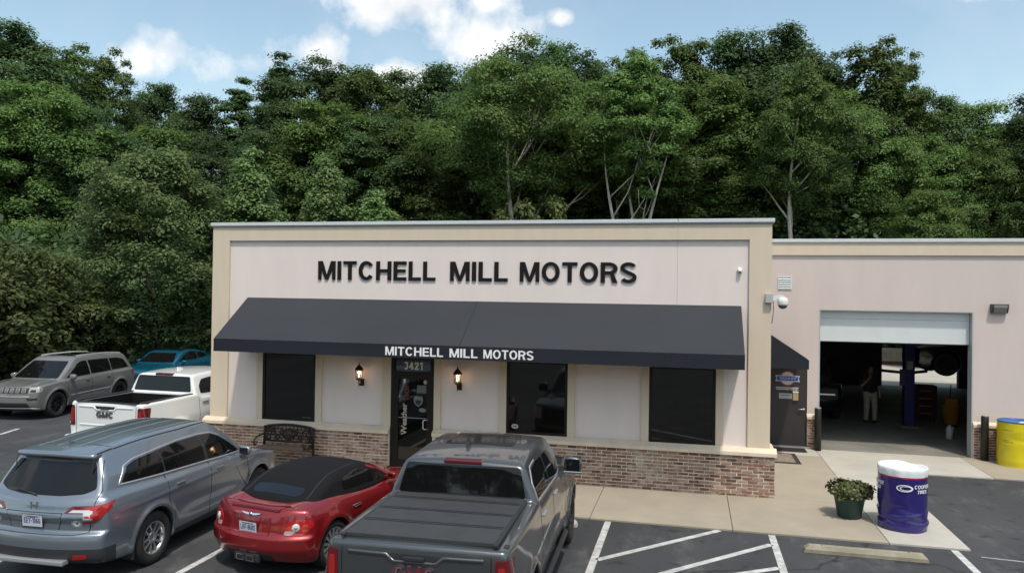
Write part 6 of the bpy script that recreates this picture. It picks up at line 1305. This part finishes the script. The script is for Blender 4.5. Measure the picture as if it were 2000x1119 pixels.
kind('birch', (17, 10, 3.6, 1.6, 'oval', 210, 70000, .14, .13, 12), M_leafC, M_bark)
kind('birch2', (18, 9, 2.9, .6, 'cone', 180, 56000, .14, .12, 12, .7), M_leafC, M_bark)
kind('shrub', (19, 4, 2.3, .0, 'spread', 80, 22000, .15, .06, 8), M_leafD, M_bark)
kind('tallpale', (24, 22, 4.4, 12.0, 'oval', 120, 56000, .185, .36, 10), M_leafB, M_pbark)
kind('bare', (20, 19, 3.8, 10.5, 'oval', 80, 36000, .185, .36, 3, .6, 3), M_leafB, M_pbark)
def plant(key, name, x, y, H, label, group, wide=1.0, rz=None, lift_=0.):
    tk, cr, h0, r0 = KINDS[key]; s = H / h0 * .955; o = empty(name, (x, y, -.03 + lift_), random.uniform(0, 6.28) if rz is None else rz); o.scale = (s * wide, s * wide, s); tag(o, label, 'shrub' if key == 'shrub' else 'tree', group)
    a = bpy.data.objects.new('trunk', tk); COL.objects.link(a); a.parent = o; b_ = bpy.data.objects.new('crown', cr); COL.objects.link(b_); b_.parent = o; return o
def at_px(u, v, y):
    d = FW + RT * ((u - 1000) / 1478.66) - UP * ((v - 559.5) / 1478.66); t = (y - CAM_POS[1]) / d.y; return CAM_POS[0] + d.x * t, CAM_POS[2] + d.z * t
G1 = 'tall trees of the wood behind the shop'
L_ = {'oak': 'tall dark green broadleaf tree in the wood behind the shop', 'oak2': 'tall narrow dark leafy tree in the wood behind the shop', 'poplar': 'tall pale stemmed tree with open crown above the garage roof', 'maple': 'bushy mid green tree in the wood behind the shop', 'conifer': 'pointed dark tree rising above the wood behind the shop'}
random.seed(21)
def where(u):
    for lim, t in ((60, 'far beyond the front of the grey suv'), (250, 'beyond the roof of the grey suv'), (430, 'beyond the teal sedan'), (620, 'behind the roof corner left of the sign'), (860, 'behind the word MITCHELL'), (1005, 'behind the word MILL'), (1260, 'behind the word MOTORS'), (1510, 'behind the shop roof right of the sign'), (1620, 'behind the garage roof above the staff door'), (1900, 'behind the garage roof above the open bay')):
        if u < lim: return t
    return 'behind the garage roof above the wall light'
def row(lst, lay):
    for (key, u, v, y, w) in lst:
        x, z = at_px(u, v, y); nm, lb = {'oak': ('oak_tree', 'broad dark green tree'), 'oak2': ('oak_tree', 'narrow dark green tree'), 'poplar': ('poplar_tree', 'open crowned pale tree'), 'high': ('ash_tree', 'high crowned green tree'), 'maple': ('maple_tree', 'bushy mid green tree'), 'conifer': ('conifer_tree', 'pointed dark tree')}[key]
        plant(key, nm, x, y, z, lb + ' in the ' + lay + ' ' + where(u), G1, w)
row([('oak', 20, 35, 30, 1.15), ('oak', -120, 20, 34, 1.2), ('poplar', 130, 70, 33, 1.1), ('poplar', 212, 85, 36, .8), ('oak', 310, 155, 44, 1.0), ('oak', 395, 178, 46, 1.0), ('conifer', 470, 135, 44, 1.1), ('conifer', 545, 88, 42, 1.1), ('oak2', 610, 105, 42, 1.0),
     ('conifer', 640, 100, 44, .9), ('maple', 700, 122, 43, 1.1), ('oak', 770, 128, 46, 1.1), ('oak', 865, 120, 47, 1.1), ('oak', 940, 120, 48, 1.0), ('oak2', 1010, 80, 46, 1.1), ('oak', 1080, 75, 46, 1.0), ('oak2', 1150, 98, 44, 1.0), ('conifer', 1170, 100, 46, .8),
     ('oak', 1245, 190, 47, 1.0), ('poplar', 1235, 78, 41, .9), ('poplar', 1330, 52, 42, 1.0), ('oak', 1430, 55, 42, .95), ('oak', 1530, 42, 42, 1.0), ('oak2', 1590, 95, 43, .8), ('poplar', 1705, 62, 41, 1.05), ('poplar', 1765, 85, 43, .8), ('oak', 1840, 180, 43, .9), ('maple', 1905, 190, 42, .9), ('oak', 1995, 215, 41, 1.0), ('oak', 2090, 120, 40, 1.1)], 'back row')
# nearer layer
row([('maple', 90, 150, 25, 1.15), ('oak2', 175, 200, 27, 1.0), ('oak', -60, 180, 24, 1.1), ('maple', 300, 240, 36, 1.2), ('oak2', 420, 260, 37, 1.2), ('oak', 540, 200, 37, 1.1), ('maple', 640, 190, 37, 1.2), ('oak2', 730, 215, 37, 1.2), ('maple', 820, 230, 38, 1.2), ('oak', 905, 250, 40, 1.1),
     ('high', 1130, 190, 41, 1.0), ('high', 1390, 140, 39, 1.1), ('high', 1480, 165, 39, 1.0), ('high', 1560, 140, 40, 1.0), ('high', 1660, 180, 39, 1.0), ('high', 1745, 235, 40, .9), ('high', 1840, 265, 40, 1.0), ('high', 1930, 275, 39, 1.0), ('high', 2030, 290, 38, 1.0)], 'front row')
x, z = at_px(1030, 108, 35); plant('sycamore', 'sycamore_tree', x, 35, z, 'spreading bright green tree with pale forked limbs behind the shop roof', None, 1.0, rz=1.2)
x, z = at_px(1245, 100, 34.5); plant('bare', 'slender_tree', x, 34.5, z, 'slender pale multi stemmed tree with high thin crown behind the shop roof', None, 1.0, rz=.4)
x, z = at_px(1575, 118, 34.3); plant('tallpale', 'slender_tree', x, 34.3, z, 'single straight pale trunk rising behind the garage roof', None, .85, rz=2.)
# light green trees along the edge of the lot
x, z = at_px(310, 272, 13.5); plant('birch', 'birch_tree', x - .2, 13.5, z, 'large light green tree with dense leaves behind the teal sedan', None, 1.05)
x, z = at_px(490, 308, 17); plant('birch2', 'birch_tree', x, 17, z, 'middle of three light green rounded trees showing above the roof corner', None, 1.05)
x, z = at_px(640, 328, 23); plant('birch2', 'birch_tree', x, 23, z, 'smallest light green tree showing over the roof above the sign', None, 1.1)
x, z = at_px(740, 385, 24); plant('birch2', 'birch_tree', x, 24, z, 'low light green treetop just showing above the coping', None, 1.3)
x, z = at_px(1020, 400, 27); plant('shrub', 'leafy_shrub', x, 30, z + .3, 'low light green bush top just above the roof coping', None, .55)
x, z = at_px(1830, 370, 31); plant('maple', 'small_tree', x, 33, z + .5, 'rounded olive green small tree above the garage roof', None, 1.1)
GS = 'shrubs along the edge of the wood'
for i, (u, v, y, w) in enumerate([(30, 490, 8.5, 1.0), (120, 540, 10.5, 1.0), (-60, 470, 6, 1.1), (190, 590, 12, .9), (70, 600, 9.5, .9), (0, 620, 7.5, .8), (260, 620, 16.5, 1.0), (330, 640, 17.5, 1.0), (390, 620, 18.5, 1.0), (420, 560, 20, 1.0)]):
    x, z = at_px(u, v, y); x = min(x, -24.6 - w) if y < 15 else x; plant('shrub', 'edge_shrub', x, y + (0 if y < 15 else 6), max(z, 2.2), 'olive green shrub at the edge of the wood ' + ('beside the grey suv' if u < 200 else 'behind the teal sedan'), GS, .9 * w)
# dense understorey that reads as one mass
rr = np.random.default_rng(77); nU = 110000; bands = []
ux = rr.uniform(-75, 34, nU); uy = np.where(ux < -22, rr.uniform(14, 52, nU), rr.uniform(35.5, 52, nU)); hgt = np.where(ux > -24, 7.4, 4.2) + 2.2 * np.sin(ux * .31) + 1.6 * np.sin(uy * .5 + ux * .17) + 1.2 * np.sin(ux * .83 + 2); uz = rr.uniform(0, 1, nU) ** .8 * np.maximum(hgt, 1.2)
ok = ~((ux > -24) & (uy < 35)); P = np.stack([ux, uy, uz], 1)[ok]; nr = rr.normal(0, .6, P.shape) + np.array([.1, -.5, .6]); nr /= np.linalg.norm(nr, axis=1)[:, None]
un = leaf_mesh('understorey', P, nr, rr.uniform(.25, .5, len(P)), .7, M_leafA, None, rr); tag(un, 'dark undergrowth filling the wood behind the shop', 'undergrowth', kind='stuff')
# bank and low wall seen through the garage
rw = empty('retaining_wall', (9.5, 35.0, 0)); tag(rw, 'low tan block wall seen through the garage', 'wall')
for c in range(3):
    for k in range(-16, 17): bx('block', k * .61 + (.3 if c % 2 else 0) - .3, k * .61 + (.3 if c % 2 else 0) + .3, 0, .3, c * .3, c * .3 + .293, mat('block_tan', (.33, .28, .20), .9, var=.2, vscale=3), rw, bev=.012)
tag(obj('mulch_bed', raw([(-2, 33.2, .01), (24, 33.2, .01), (24, 35, .10), (-2, 35, .10)], [(0, 1, 2, 3)]), mat('red_mulch', (.10, .028, .020), .95, bump=.8, bscale=20)), kind='structure')
rr = np.random.default_rng(5); n = 16000; P = np.stack([rr.uniform(0, 20, n), 35.6 + rr.uniform(0, 4, n), np.zeros(n)], 1); P[:, 2] = .5 + (P[:, 1] - 35.5) * .55 + rr.uniform(0, .8, n); nr = rr.normal(0, .5, P.shape) + np.array([0, -.3, .8]); nr /= np.linalg.norm(nr, axis=1)[:, None]
tag(leaf_mesh('bank_ivy', P, nr, rr.uniform(.15, .3, n), .7, M_leafB, None, rr), 'green ground cover on the bank behind the low wall', 'ground cover', kind='stuff')
# trees added unseen behind the viewer to darken what windows and paint reflect
GB = 'trees added behind the viewer for reflections'
for i in range(16):
    x = -62 + i * 8 + random.uniform(-2, 2); plant(['oak', 'oak2', 'maple', 'oak'][i % 4], 'unseen_tree', x, -66 + random.uniform(-5, 4), 15 + random.uniform(-2, 4), 'unseen tree added behind the viewer to darken reflections', GB, 1.25)
